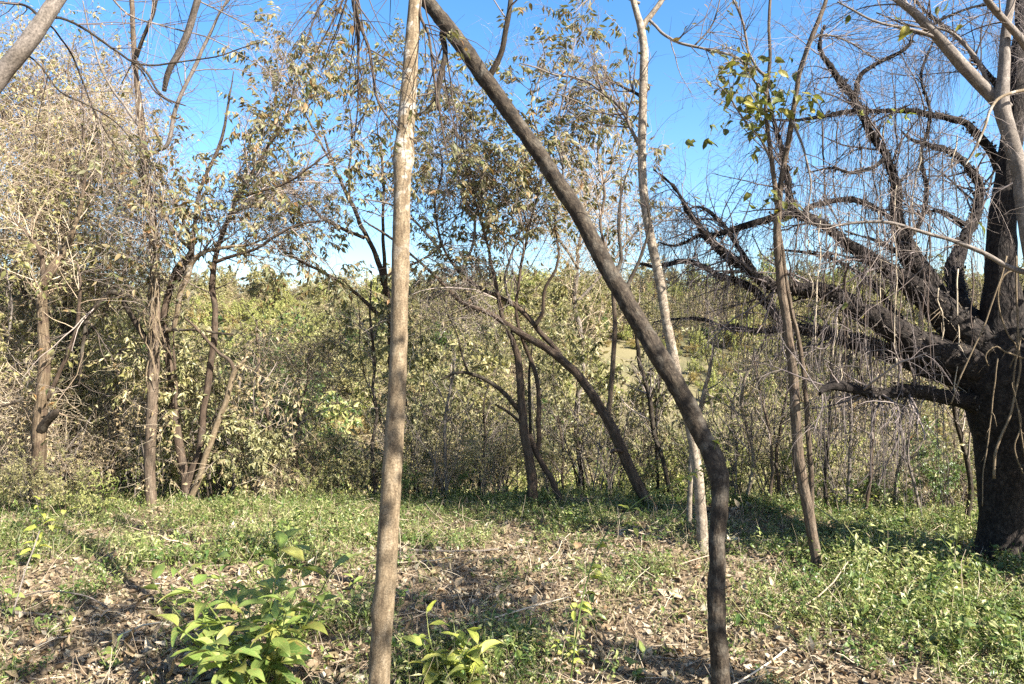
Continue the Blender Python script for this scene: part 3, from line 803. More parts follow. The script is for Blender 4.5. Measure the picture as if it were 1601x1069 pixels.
for t_, y_ in [([(1217, 330, 9), (1213, 295, 8), (1210, 270, 7.5), (1205, 235, 7), (1200, 200, 6), (1198, 160, 5.5), (1203, 105, 6), (1202, 50, 5.5), (1204, 0, 5), (1208, -60, 3)], [5.55, 5.6]),
               ([(1269, 800, 9), (1266, 740, 8.5), (1262, 662, 8), (1257, 587, 8), (1247, 527, 7.5), (1238, 490, 7), (1229, 440, 6.5), (1222, 380, 6), (1216, 330, 5)], [5.72, 5.58]),
               ([(1238, 190, 6), (1246, 205, 4), (1258, 240, 3.4), (1266, 280, 3), (1262, 330, 2), (1268, 355, 1.3)], [5.5, 5.3]),
               ([(1204, 120, 5), (1190, 112, 4.2), (1172, 80, 3.8), (1160, 30, 3.6), (1140, -10, 3)], [5.6, 5.4]),
               ([(1253, 110, 5), (1270, 62, 3.4), (1290, 55, 3), (1330, 66, 2.6), (1375, 95, 1.8)], [5.5, 5.4]),
               ([(1208, 255, 5), (1190, 220, 3.5), (1165, 190, 3), (1140, 150, 2.5), (1120, 130, 1.5)], [5.6, 5.3]),
               ([(1200, 150, 4), (1180, 130, 3.4), (1165, 100, 3), (1150, 95, 2), (1130, 100, 1.4)], [5.6, 5.2])]:
    T.limb(t_, y_, B_RED if t_[0][2] > 7 else B_GREY, step=0.035, wander=0.01)
PB, RB = T.batch(14, 0.013)
g1 = grow(RNG, PB, RB, 90, 0.5, 7, (25, 65), (0, 0, 0.15), 0.13, t0=0.3, rf=0.5, rmin=0.0013)
g2 = grow(RNG, *g1, 260, 0.22, 5, (25, 60), (0, 0, 0.0), 0.15, rmin=0.001)
T.twigs([(*g1, 4), (*g2, 3)], T_GREY)
LV_WILT = [leaf_mesh('wilt', L_WILT, 0.88, w, curl=c, fold=f, wave=0.06, seed=s, nu=4, nv=6) for s, (w, c, f) in enumerate([(0.5, 0.5, 0.35), (0.55, 0.8, 0.5), (0.45, 0.35, 0.2), (0.5, -0.3, 0.5)])]
rg = np.random.default_rng(5)
spots = [(1138, 120, 16), (1150, 95, 14), (1170, 90, 16), (1130, 135, 12), (1190, 120, 12), (1218, 118, 16), (1215, 140, 16), (1180, 155, 18), (1200, 165, 14), (1188, 172, 10), (1160, 150, 10), (1172, 195, 12), (1200, 190, 10), (1178, 230, 10), (1248, 160, 9), (1262, 185, 9), (1268, 150, 8), (1122, 205, 8), (1085, 215, 8), (1135, 175, 7), (1240, 170, 8), (1212, 318, 8), (1232, 305, 8), (1198, 318, 5)]
for (lx, ly, n) in spots:
    for k in range(max(1, int(n * 0.8))):
        sz = rg.uniform(0.06, 0.125)
        q = P(lx + rg.normal() * 13, ly + rg.normal() * 11, 5.45 + rg.normal() * 0.13)
        d = norm(np.array([rg.normal() * 0.7, rg.normal() * 0.6, -0.35 + rg.normal() * 0.4]))
        add_leaf(T.root, T.base, LV_WILT[rg.integers(4)], q, d, norm(rg.normal(size=3) * 0.6 + [0, -0.2, 0.8]), sz)

# --- the old black tree on the right
tr = [(1562, 900, 104), (1564, 880, 84), (1567, 850, 72), (1569, 800, 68), (1569, 740, 71), (1568, 690, 78), (1565, 640, 94), (1564, 590, 108), (1568, 545, 96), (1568, 500, 68), (1566, 440, 50), (1567, 380, 43), (1569, 330, 38), (1575, 280, 33), (1584, 200, 30), (1592, 100, 24), (1597, 10, 18), (1590, -120, 12), (1570, -260, 5)]
pts, rad = stem(tr, [5.85, 5.85, 5.85, 5.9, 6.0], True)
BIG = T = Tree('old_black_tree', 'massive old black tree with spreading scaly limbs at the right edge', pts[0] * [1, 1, 0])
T.part('trunk', pts, rad, B_BIG, sides=48, step=0.03, amp=0.10, freq=3.2, fine=0.045, ffreq=24, zs=0.45, wander=0.01, bears=False)
LIMBS = [
 ([(1545, 628, 40), (1519, 628, 30), (1493, 624, 25), (1468, 620, 22), (1440, 614, 22), (1412, 611, 21), (1385, 613, 19), (1355, 611, 17), (1325, 606, 14), (1304, 603, 13), (1292, 608, 11), (1284, 617, 7)], [5.85, 5.4]),
 ([(1560, 610, 70), (1515, 588, 54), (1480, 582, 42), (1444, 573, 33), (1413, 562, 29), (1384, 551, 27), (1355, 540, 26), (1327, 531, 24), (1303, 522, 21), (1281, 517, 19), (1260, 515, 18), (1239, 512, 16), (1210, 516, 11), (1187, 518, 9), (1150, 513, 8), (1125, 508, 7), (1094, 499, 5), (1051, 499, 3), (1020, 505, 1.5)], [5.85, 6.2, 6.7]),
 ([(1555, 580, 70), (1500, 562, 58), (1449, 545, 50), (1410, 522, 42), (1374, 499, 37), (1350, 491, 33), (1327, 479, 29), (1305, 465, 26), (1281, 456, 24), (1250, 455, 20), (1225, 453, 19), (1205, 446, 17), (1187, 437, 16), (1165, 420, 14), (1140, 401, 13), (1120, 385, 11), (1103, 368, 10), (1088, 345, 8), (1070, 322, 7), (1062, 305, 6), (1047, 284, 4), (1020, 265, 2)], [5.85, 6.0, 6.3]),
 ([(1242, 514, 15), (1222, 500, 14), (1206, 485, 13), (1190, 468, 12), (1178, 453, 12), (1150, 438, 11), (1122, 429, 10), (1103, 418, 9), (1084, 410, 8), (1060, 409, 8), (1037, 415, 7), (1020, 418, 6), (1009, 415, 5), (995, 412, 2)], [6.35, 6.4]),
 ([(1555, 560, 80), (1520, 530, 62), (1496, 510, 54), (1468, 479, 47), (1445, 458, 38), (1421, 438, 31), (1397, 424, 25), (1374, 409, 21), (1345, 393, 17), (1318, 377, 15), (1295, 358, 14), (1271, 345, 14), (1250, 336, 15), (1239, 328, 16), (1234, 303, 12), (1230, 275, 11), (1224, 247, 10), (1220, 228, 9), (1213, 205, 8), (1207, 175, 5), (1195, 130, 3)], [5.85, 6.0, 6.0]),
 ([(1243, 332, 14), (1218, 338, 12), (1196, 345, 12), (1168, 353, 11), (1140, 361, 10), (1117, 366, 8), (1094, 368, 7), (1075, 378, 5), (1055, 385, 4), (1030, 380, 2)], [6.0, 6.3]),
 ([(1450, 450, 40), (1436, 420, 36), (1422, 395, 31), (1412, 372, 26), (1404, 340, 19), (1401, 310, 17), (1397, 284, 15), (1391, 258, 13), (1385, 237, 12), (1372, 220, 12), (1360, 203, 12), (1350, 180, 12), (1338, 161, 11), (1329, 145, 11), (1319, 131, 10), (1306, 112, 9), (1293, 94, 8), (1284, 80, 6), (1283, 66, 5), (1290, 40, 3)], [5.98, 5.9, 5.8]),
 ([(1338, 150, 9), (1342, 126, 8), (1350, 112, 7.5), (1360, 104, 7), (1378, 93, 7), (1394, 86, 7), (1408, 80, 6), (1420, 70, 5), (1426, 55, 4), (1440, 50, 4), (1480, 25, 4), (1520, 10, 4), (1555, 6, 3)], [5.85, 5.7]),
 ([(1563, 262, 18), (1550, 238, 14), (1537, 221, 13), (1522, 205, 12), (1507, 191, 11), (1480, 184, 10), (1450, 180, 9), (1420, 175, 8), (1387, 173, 8), (1350, 174, 7), (1319, 176, 7), (1300, 180, 6.5), (1281, 184, 6), (1250, 188, 4), (1221, 188, 3), (1200, 184, 1.5)], [6.05, 6.1, 5.9]),
 ([(1535, 540, 50), (1515, 500, 34), (1500, 470, 26), (1494, 445, 25), (1492, 420, 25), (1499, 398, 24), (1510, 375, 18), (1520, 352, 16), (1528, 335, 14), (1533, 315, 14), (1533, 295, 13), (1527, 278, 12), (1515, 263, 11), (1505, 251, 11), (1490, 239, 10), (1470, 232, 9), (1449, 228, 8), (1420, 215, 4), (1400, 190, 2)], [5.9, 6.6, 6.6]),
 ([(1545, 510, 34), (1519, 488, 16), (1495, 466, 13), (1468, 446, 12), (1450, 430, 11), (1432, 408, 9), (1400, 390, 7), (1360, 372, 5), (1320, 360, 3)], [5.95, 6.3]),
 ([(1258, 338, 10), (1264, 326, 9), (1290, 318, 9), (1327, 312, 9), (1350, 316, 9), (1370, 326, 9), (1388, 338, 8), (1400, 352, 6)], [6.0, 5.95]),
 ([(1530, 330, 12), (1510, 350, 9), (1490, 340, 7), (1465, 330, 5), (1440, 335, 4), (1410, 328, 2)], [6.5, 6.2]),
 ([(1446, 576, 20), (1432, 545, 14), (1418, 512, 12), (1400, 490, 10), (1385, 470, 9), (1360, 440, 8), (1330, 420, 6), (1300, 405, 5), (1260, 395, 4), (1200, 388, 2)], [6.0, 6.3]),
 ([(1190, 440, 12), (1165, 405, 9), (1150, 380, 8), (1128, 350, 7), (1105, 330, 6), (1085, 325, 4), (1060, 340, 2)], [6.2, 6.6]),
 ([(1415, 380, 12), (1440, 345, 8), (1450, 300, 7), (1440, 240, 6), (1455, 180, 5), (1440, 120, 4), (1460, 60, 3)], [5.9, 6.2]),
 ([(1585, 200, 12), (1560, 140, 9), (1530, 100, 8), (1500, 60, 7), (1450, 20, 5), (1400, -30, 3)], [6.0, 6.3]),
 ([(1390, 240, 8), (1365, 260, 6), (1330, 270, 5), (1300, 262, 4), (1260, 270, 2)], [5.85, 5.6]),
 ([(1595, 560, 60), (1640, 500, 50), (1690, 430, 40), (1740, 330, 28), (1780, 200, 18), (1800, 50, 9)], [5.9, 6.0]),
 ([(1590, 520, 50), (1640, 420, 34), (1660, 300, 24), (1650, 150, 16), (1640, 0, 9), (1600, -140, 4)], [5.9, 5.2]),
]
for t_, y_ in LIMBS:
    big = t_[0][2] > 30
    T.limb(t_, y_, B_BIG, sides=20 if big else 10, step=0.022, amp=0.16, freq=9, fine=0.14, ffreq=42, zs=0.8, wander=0.016 if big else 0.012)
# roots of the old tree
for t_ in ([(1535, 868, 34), (1512, 868, 18), (1490, 868, 12), (1470, 872, 7)], [(1572, 880, 34), (1590, 890, 22), (1606, 892, 14), (1630, 897, 8)], [(1552, 885, 30), (1545, 898, 18), (1532, 905, 8)]):
    T.limb(t_, [5.85, 5.6], B_BIG, name='root', sides=12, step=0.03)
T.strands = T.strands[:-3]
PB, RB = T.batch(22)
h1 = grow(RNG, PB, RB, 400, 0.7, 8, (30, 75), (0, 0, 0.0), 0.13, t0=0.36, rf=0.32, rmin=0.002, rmax=0.011)
h2 = grow(RNG, *h1, 1900, 0.42, 6, (25, 65), (0, 0, -0.9), 0.13, rmin=0.0014, rf=0.55)
h3 = grow(RNG, *h2, 4600, 0.28, 4, (25, 65), (0, 0, -0.9), 0.14, rmin=0.0011, rf=0.6)
hd = grow(RNG, PB, RB, 1500, 0.85, 7, (20, 90), (0, 0, -4.5), 0.07, t0=0.25, rf=0.1, rmin=0.0015, rmax=0.003, dirbias=(0, 0, -0.6))
hd2 = grow(RNG, *hd, 2600, 0.3, 5, (15, 45), (0, 0, -1.6), 0.10, rmin=0.0011)
T.twigs([(*h1, 5), (*h2, 4), (*h3, 3), (*hd, 4), (*hd2, 3)], twig_mat('twig_lavender_grey', [(0.09, 0.07, 0.062), (0.19, 0.155, 0.14), (0.045, 0.036, 0.032), (0.26, 0.215, 0.19), (0.11, 0.085, 0.077)]))
# bark scales and small air plants standing proud on the limbs
i, p, d, r, t = sample(RNG, PB, RB, 5200, 0.0, 0.8, 1.0)
off = rotdir(RNG, d, 80, 100)
p2 = p + off * r[:, None] * 0.98
a = Acc(); a.add(*leaf_quads(p2, norm(off + RNG.normal(size=off.shape) * 0.8), off, RNG.uniform(0.015, 0.045, len(p)), RNG.uniform(0.012, 0.03, len(p)), 0.3, 0.2))
link('bark_scales', a.mesh('bark_scales', twig_mat('bark_scale', [(0.02, 0.017, 0.014), (0.05, 0.04, 0.033), (0.13, 0.105, 0.08), (0.03, 0.025, 0.02)]), T.base, smooth=False, uv=False), T.root, kind='stuff')
# a few yellow leaves on the limb that crosses high up
for (lx, ly) in [(1345, 172), (1349, 180), (1342, 178), (1390, 180), (1400, 176), (1415, 170), (1420, 180), (1424, 190), (1418, 178), (1428, 176), (1386, 186), (1395, 188)]:
    add_leaf(T.root, T.base, leaf_mesh('yellow', L_LIME, 0.88, 0.5, 0.3, 0.3, 0.05, seed=3, nu=4, nv=5), P(lx, ly, 5.75), norm(rg.normal(size=3) - [0, 0, .4]), norm(rg.normal(size=3) * 0.5 + [0, -0.4, 0.7]), rg.uniform(0.05, 0.085))

# --- smooth grey tree at the right edge, in front of the black one
tr = [(1790, 980, 46), (1770, 880, 40), (1735, 760, 37), (1695, 640, 35), (1655, 520, 33), (1625, 430, 31), (1604, 340, 28), (1593, 263, 27), (1578, 206, 26), (1567, 166, 27), (1569, 120, 19), (1571, 70, 17), (1574, 38, 15), (1580, -5, 13), (1590, -90, 10), (1600, -220, 5)]
pts, rad = stem(tr, [4.85, 4.85, 4.9, 5.0], True)
rad = rad * 0.88
T = Tree('smooth_grey_tree', 'smooth grey forked tree cut by the right edge, one limb slanting to the upper left', pts[0] * [1, 1, 0])
T.part('trunk', pts, rad, B_GREY, sides=24, step=0.028, amp=0.08, freq=7, fine=0.03, ffreq=45, wander=0.008)
for t_, y_, m_ in [([(1570, 172, 26), (1560, 158, 21), (1548, 146, 19), (1518, 114, 18), (1488, 83, 17), (1468, 60, 15.5), (1450, 41, 14), (1432, 24, 12.5), (1409, 6, 11), (1380, -18, 9), (1330, -60, 6), (1270, -120, 3)], [4.95, 4.9], B_GREY),
                   ([(1610, 80, 12), (1585, 48, 11), (1556, 14, 10), (1535, -15, 9), (1480, -90, 5)], [4.9, 4.7], B_GREY),
                   ([(1622, 430, 9), (1580, 418, 7.5), (1544, 398, 7), (1515, 385, 6.6), (1488, 375, 6.2), (1440, 361, 5.6), (1394, 349, 5.2), (1345, 348, 4.4), (1300, 353, 3.6), (1262, 348, 2)], [4.9, 5.0], B_GREY),
                   ([(1605, 140, 5), (1580, 145, 4.6), (1559, 156, 4.4), (1548, 175, 4.2), (1540, 199, 4), (1525, 230, 3.6), (1507, 259, 3)], [4.8, 4.6], B_TAN),
                   ([(1548, 140, 8), (1530, 100, 6), (1500, 60, 5), (1470, 45, 4), (1420, 40, 3), (1370, 20, 2)], [4.95, 5.1], B_GREY),
                   ([(1470, 62, 6), (1440, 48, 4.4), (1400, 40, 4), (1360, 30, 3.4), (1310, 2, 2.4)], [4.92, 4.8], B_GREY)]:
    T.limb(t_, y_, m_, step=0.03, sides=12, wander=0.008)
PB, RB = T.batch(14, 0.04)
g1 = grow(RNG, PB, RB, 95, 0.7, 8, (25, 65), (0, 0, -0.4), 0.11, t0=0.25, rf=0.3, rmin=0.0015, rmax=0.006)
g2 = grow(RNG, *g1, 380, 0.34, 6, (25, 60), (0, 0, -0.3), 0.16, rmin=0.0011)
g3 = grow(RNG, *g2, 700, 0.18, 5, (25, 60), (0, 0, -0.3), 0.16, rmin=0.001)
T.twigs([(*g1, 4), (*g2, 3), (*g3, 3)], T_MIX)
lv = foliage(RNG, *g1, 22, 0.10, 0.45, 0.6)
leaves_onto(T, lv, L_CANOPY, 20, LV_WILT)

# --- left: straight reddish trunk
tr = [(235, 800, 20), (236, 785, 17), (234, 718, 17), (236, 670, 16.5), (238, 625, 17), (240, 557, 18), (242, 475, 15), (241, 420, 14), (240, 380, 14), (236, 337, 13.5), (231, 300, 13), (225, 262, 12), (222, 225, 11), (221, 187, 10.5), (217, 160, 10), (213, 131, 9), (209, 75, 8), (207, 30, 7.5), (206, 0, 7), (203, -70, 5), (198, -160, 2)]
pts, rad = stem(tr, [7.75, 7.75, 7.7, 7.6], True)
T = Tree('straight_brown_tree', 'straight reddish brown tree wound with dry vines, left of the clump of crooked stems', pts[0] * [1, 1, 0])
T.part('trunk', pts, rad, B_RED, sides=18, step=0.035, amp=0.10, freq=6, fine=0.05, ffreq=35, wander=0.014)
TL = T
for t_, y_, m_ in [([(232, 535, 11), (222, 520, 9.5), (210, 497, 9), (199, 478, 8.5), (188, 460, 8), (176, 455, 8), (166, 462, 7.5), (157, 471, 7), (144, 485, 7), (135, 499, 6.5), (131, 530, 5.5), (129, 557, 5), (125, 590, 4), (122, 606, 2)], [7.75, 7.6], B_DARK),
                   ([(222, 250, 7), (245, 235, 5), (262, 225, 6), (270, 195, 6), (275, 175, 6), (284, 150, 6), (293, 131, 6), (305, 100, 5.5), (318, 71, 5), (328, 50, 4.6), (338, 28, 4), (356, 0, 3.4), (370, -40, 2)], [7.65, 7.4], B_GREY),
                   ([(213, 90, 6), (224, 55, 5), (233, 33, 4.6), (245, 0, 4), (260, -50, 2)], [7.6, 7.4], B_DARK),
                   ([(213, 95, 5), (232, 118, 4), (245, 143, 3.6), (262, 156, 3), (290, 165, 2)], [7.6, 7.5], B_DARK),
                   ([(240, 300, 6), (265, 350, 6), (285, 375, 6), (300, 392, 5)], [7.7, 7.9], B_RED),
                   ([(220, 200, 5), (190, 160, 4), (160, 110, 3.4), (140, 50, 2.4), (130, 0, 1.5)], [7.6, 7.4], B_GREY)]:
    T.limb(t_, y_, m_, step=0.04, wander=0.016)
# dry vine stems that climb the trunk
for k in range(16):
    y0 = RNG.uniform(420, 640); y1 = y0 - RNG.uniform(120, 330)
    q = [(np.interp(y, [200, 475, 800], [222, 242, 236]) + RNG.normal() * 9, y, RNG.uniform(1.2, 2.6)) for y in np.linspace(y0, y1, 7)]
    T.limb(q, 7.58 + RNG.uniform(-0.06, 0.05), B_TAN, name='climbing_vine', sides=5, step=0.06, wander=0.03)

PB, RB = T.batch(14, 0.03)
g1 = grow(RNG, PB, RB, 110, 0.9, 8, (25, 65), (0, 0, 0.15), 0.14, t0=0.35, rf=0.4, rmin=0.002, rmax=0.008)
g2 = grow(RNG, *g1, 420, 0.45, 6, (25, 60), (0, 0, 0.0), 0.16, rmin=0.0014)
g3 = grow(RNG, *g2, 700, 0.22, 5, (25, 60), (0, 0, -0.1), 0.16, rmin=0.0012)
T.twigs([(*g1, 4), (*g2, 3), (*g3, 3)], T_MIX)
keep = g2[0][:, -1, 2] < P(0, 200, 7.6)[2]
lv = foliage(RNG, g2[0][keep], g2[1][keep], 900, 0.085, 0.36, 0.8)
leaves_onto(T, lv, L_CANOPY, 120, LV_CANOPY)

# --- left: clump of crooked stems from one base
tr = [(293, 800, 24), (292, 775, 20), (289, 745, 15), (283, 715, 13.5), (278, 690, 13), (272, 643, 12.5), (266, 600, 12), (262, 550, 11.5), (258, 505, 11), (262, 470, 10), (268, 445, 10), (275, 425, 10), (287, 410, 11), (297, 398, 10), (303, 375, 7), (307, 333, 6), (316, 293, 5.5), (328, 260, 5), (342, 229, 4.6), (352, 190, 4), (360, 150, 3), (365, 110, 1.5)]
pts, rad = stem(tr, [8.0, 8.0, 8.05, 7.95, 7.9], True)
T = Tree('crooked_stem_tree', 'clump of crooked brown stems from one base, right of the straight reddish trunk', pts[0] * [1, 1, 0])
T.part('trunk', pts, rad, B_BROWN, sides=14, step=0.035, amp=0.12, freq=7, fine=0.05, ffreq=38, wander=0.014)
for t_, y_, m_ in [([(291, 765, 16), (298, 742, 13), (306, 722, 12), (313, 705, 11), (317, 670, 10.5), (319, 644, 10), (325, 605, 10), (330, 569, 10), (335, 535, 9.5), (337, 505, 9), (335, 475, 9), (331, 448, 9.5), (334, 415, 8), (340, 390, 7.5), (348, 366, 7), (360, 335, 6.5), (371, 310, 6), (388, 280, 5.6), (406, 252, 5), (421, 228, 4.5), (435, 206, 4), (450, 170, 3), (460, 130, 1.6)], [8.0, 7.9, 7.8], B_BROWN),
                   ([(296, 785, 12), (302, 768, 10.5), (311, 742, 10), (319, 719, 10), (331, 690, 9.5), (341, 662, 9), (352, 632, 9), (360, 606, 8.5), (367, 582, 8.5), (376, 570, 6), (384, 562, 4)], [7.95, 7.8], B_TAN),
                   ([(367, 583, 7), (360, 566, 6), (349, 556, 5.5), (341, 550, 5), (328, 535, 4.5), (315, 519, 4.2), (300, 505, 3.8), (286, 495, 2.5)], [7.85, 7.7], B_BROWN),
                   ([(258, 516, 8), (270, 514, 8), (277, 495, 8), (284, 455, 9), (292, 430, 11), (299, 412, 10), (318, 395, 7), (345, 388, 6), (388, 383, 4), (420, 370, 2.5)], [7.95, 7.8], B_TAN),
                   ([(272, 515, 6), (286, 516, 4), (300, 516, 4), (335, 520, 3.6), (365, 522, 3)], [7.9, 7.8], B_DARK),
                   ([(277, 440, 8), (288, 418, 9), (300, 400, 9), (296, 375, 7), (285, 345, 6), (270, 310, 5), (250, 270, 4)], [7.95, 8.1], B_DARK),
                   ([(336, 410, 6), (360, 400, 5), (395, 390, 4.5), (430, 368, 4), (470, 350, 3.4), (510, 345, 2)], [7.8, 7.5], B_BROWN),
                   ([(372, 310, 5), (400, 300, 4), (440, 290, 3.6), (480, 265, 3), (520, 235, 2)], [7.8, 7.6], B_BROWN),
                   ([(275, 640, 5), (275, 600, 4.5), (272, 560, 4), (271, 540, 3), (272, 500, 2)], [7.9, 7.9], B_BROWN),
                   ([(435, 206, 4), (430, 160, 3), (440, 110, 2.4), (446, 85, 1.5)], [7.8, 7.8], B_GREY)]:
    T.limb(t_, y_, m_, step=0.04, sides=10, wander=0.014)
PB, RB = T.batch(14, 0.028)
sel = PB[:, -1, 2] > P(0, 480, 8)[2]
g1 = grow(RNG, PB[sel], RB[sel], 120, 0.9, 8, (25, 65), (0, 0, 0.15), 0.14, t0=0.45, rf=0.5, rmin=0.002, rmax=0.008)
g2 = grow(RNG, *g1, 420, 0.45, 6, (25, 60), (0, 0, -0.1), 0.16, rmin=0.0014)
g3 = grow(RNG, *g2, 900, 0.26, 5, (25, 60), (0, 0, -0.1), 0.16, rmin=0.0012)
(ra, rr), lv = pinnate(RNG, *g2, 360, 11, 0.086, 0.26)
T.twigs([(*g1, 4), (*g2, 3), (*g3, 3), (ra, rr, 3)], T_MIX)
leaves_onto(T, lv, L_CANOPY, 200, LV_CANOPY)

# --- far left: stump-like trunk with peeling bark
tr = [(58, 790, 26), (58, 770, 23), (60, 735, 21), (62, 700, 20), (62, 662, 21), (64, 630, 19), (66, 606, 18.5), (69, 550, 18), (68, 520, 16), (67, 494, 15), (67, 460, 14), (70, 440, 15), (80, 424, 15), (90, 408, 13), (99, 395, 10), (115, 360, 8), (130, 310, 6), (135, 250, 4), (128, 190, 2)]
pts, rad = stem(tr, [7.6, 7.6, 7.7, 8.0], True)
T = Tree('peeling_trunk_tree', 'stout trunk with peeling fibrous bark and a dark torn stub, at the left edge', pts[0] * [1, 1, 0])
T.part('trunk', pts, rad, B_PEEL, sides=22, step=0.025, amp=0.16, freq=9, fine=0.10, ffreq=45, zs=0.25, wander=0.012, knots=[(P(58, 690, 7.5), 0.07, 0.02), (P(70, 655, 7.5), 0.06, 0.02)])
for t_, y_, m_ in [([(62, 675, 16), (72, 662, 15), (80, 652, 14), (87, 645, 12), (91, 640, 5)], [7.58, 7.45], B_DARK),
                   ([(70, 440, 12), (67, 425, 9), (64, 400, 7), (55, 382, 6), (44, 368, 5), (20, 340, 3)], [7.7, 7.6], B_BROWN),
                   ([(72, 625, 8), (82, 608, 6.5), (92, 585, 6), (101, 565, 6), (112, 535, 6), (120, 508, 5.5), (124, 470, 5), (126, 437, 4), (120, 410, 2)], [7.6, 7.5], B_BROWN),
                   ([(60, 620, 7), (45, 614, 6), (30, 625, 5), (10, 632, 4), (-20, 640, 3)], [7.6, 7.4], B_DARK)]:
    T.limb(t_, y_, m_, step=0.035, sides=10, wander=0.014)
PB, RB = T.batch(14, 0.05)
g1 = grow(RNG, PB, RB, 60, 0.7, 7, (25, 70), (0, 0, 0.1), 0.15, t0=0.5, rf=0.35, rmin=0.002, rmax=0.007)
g2 = grow(RNG, *g1, 220, 0.4, 6, (25, 60), (0, 0, -0.1), 0.18, rmin=0.0013)
T.twigs([(*g1, 4), (*g2, 3)], T_TAN)
lv = foliage(RNG, *g2, 500, 0.075, 0.4, 0.6)
leaves_onto(T, lv, L_OLIVE, 40, LV_OLIVE)

# --- top left: pale mottled limb of a tree that stands outside the frame
tr = [(-420, 1180, 60), (-400, 1100, 52), (-330, 800, 46), (-230, 480, 40), (-130, 290, 36), (-60, 198, 31), (0, 121, 25), (45, 66, 24), (90, 2, 23), (128, -52, 21), (200, -170, 18), (300, -330, 13), (360, -500, 6)]
pts, rad = stem(tr, [3.0, 3.0, 3.0, 3.0, 3.1, 3.2], True)
T = Tree('mottled_tree', 'pale mottled tree leaning in from outside the left edge, crossing the top left corner', pts[0] * [1, 1, 0])
T.part('trunk', pts, rad, B_GREY, sides=24, step=0.025, amp=0.08, freq=8, fine=0.03, ffreq=50, wander=0.006)
for t_, y_, m_ in [([(300, -330, 11), (352, -220, 12), (338, -100, 11.5), (322, -40, 11.5), (309, 0, 11.5), (302, 20, 11), (296, 41, 11), (288, 62, 10.5), (279, 82, 10), (268, 101, 9.5), (262, 116, 9), (259, 130, 8.5), (257, 142, 7)], [3.15, 3.4], B_GREY),
                   ([(60, 45, 8), (82, 28, 4.5), (105, 32, 4), (131, 45, 4), (150, 57, 3.8), (169, 71, 3.6), (190, 86, 3.4), (210, 99, 3.2), (240, 103, 3), (270, 99, 2.6), (337, 90, 2.2), (370, 78, 2), (400, 68, 1.4)], [3.02, 3.3], B_DARK),
                   ([(205, 98, 2.8), (222, 110, 2.6), (240, 139, 2.4), (256, 152, 2), (270, 161, 1.4)], [3.2, 3.3], B_DARK),
                   ([(55, 55, 6), (75, 37, 3), (95, 60, 2.8), (112, 86, 2.8), (130, 130, 2.6), (150, 180, 2.4), (200, 260, 2)], [3.02, 3.3], B_DARK),
                   ([(25, 90, 6), (42, 86, 3), (65, 105, 2.8), (94, 142, 2.8), (140, 165, 2.4), (187, 195, 2), (240, 260, 1.4)], [3.02, 3.2], B_DARK),
                   ([(70, 35, 5), (40, 10, 4), (10, 5, 3.6), (-20, 0, 3)], [3.05, 3.3], B_DARK),
                   ([(100, -10, 6), (150, -30, 4), (200, 20, 2.6), (260, 40, 2.2), (330, 60, 1.8), (420, 110, 1.2)], [3.1, 3.5], B_GREY),
                   ([(120, -50, 6), (190, -60, 4), (270, -20, 3), (330, 10, 2.4), (390, 40, 1.6)], [3.1, 3.6], B_GREY),
                   ([(160, -100, 7), (230, -60, 4), (240, 10, 3), (225, 60, 2.2), (190, 130, 1.5)], [3.12, 3.5], B_DARK)]:
    T.limb(t_, y_, m_, step=0.025, sides=10, wander=0.005)
PB, RB = T.batch(14, 0.014)
g1 = grow(RNG, PB, RB, 110, 0.5, 8, (25, 65), (0, 0, -0.1), 0.1, t0=0.15, rf=0.5, rmin=0.0009, rmax=0.003)
g2 = grow(RNG, *g1, 240, 0.24, 6, (25, 55), (0, 0, 0.0), 0.12, rmin=0.0006)
T.twigs([(*g1, 4), (*g2, 3)], T_GREY)
for (lx, ly) in [(192, 20), (194, 28), (168, 98), (171, 105), (169, 92), (196, 16)]:
    add_leaf(T.root, T.base, leaf_mesh('shrivel', L_DRYBIG, 0.88, 0.3, 1.1, 0.8, 0.1, seed=9, nu=4, nv=7), P(lx, ly, 3.25), norm(np.array([rg.normal() * 0.3, 0, -1.0])), norm(rg.normal(size=3)), 0.05)

# --- middle distance: trunk that curves over to the left with an upright branch
tr = [(1022, 808, 20), (1019, 799, 18), (1003, 765, 17.5), (991, 742, 17), (980, 720, 17), (970, 697, 16.5), (960, 675, 17), (950, 655, 16), (941, 640, 15), (929, 620, 14.5), (917, 604, 14), (902, 586, 13.5), (886, 570, 13), (870, 556, 12.5), (854, 545, 12), (838, 535, 11.5), (823, 526, 11), (805, 514, 10), (787, 502, 9), (768, 492, 8), (748, 484, 7.5), (720, 470, 6.5), (690, 440, 5.5), (650, 405, 4.6), (610, 370, 3.6), (570, 345, 2)]
pts, rad = stem(tr, [7.55, 7.6, 7.7, 7.8, 7.6], True)
T = Tree('curved_brown_tree', 'brown tree curving over to the left, with one upright branch, behind the leaning trunk', pts[0] * [1, 1, 0])
T.part('trunk', pts, rad, B_BROWN, sides=18, step=0.035, amp=0.10, freq=6, fine=0.05, ffreq=36, wander=0.012)
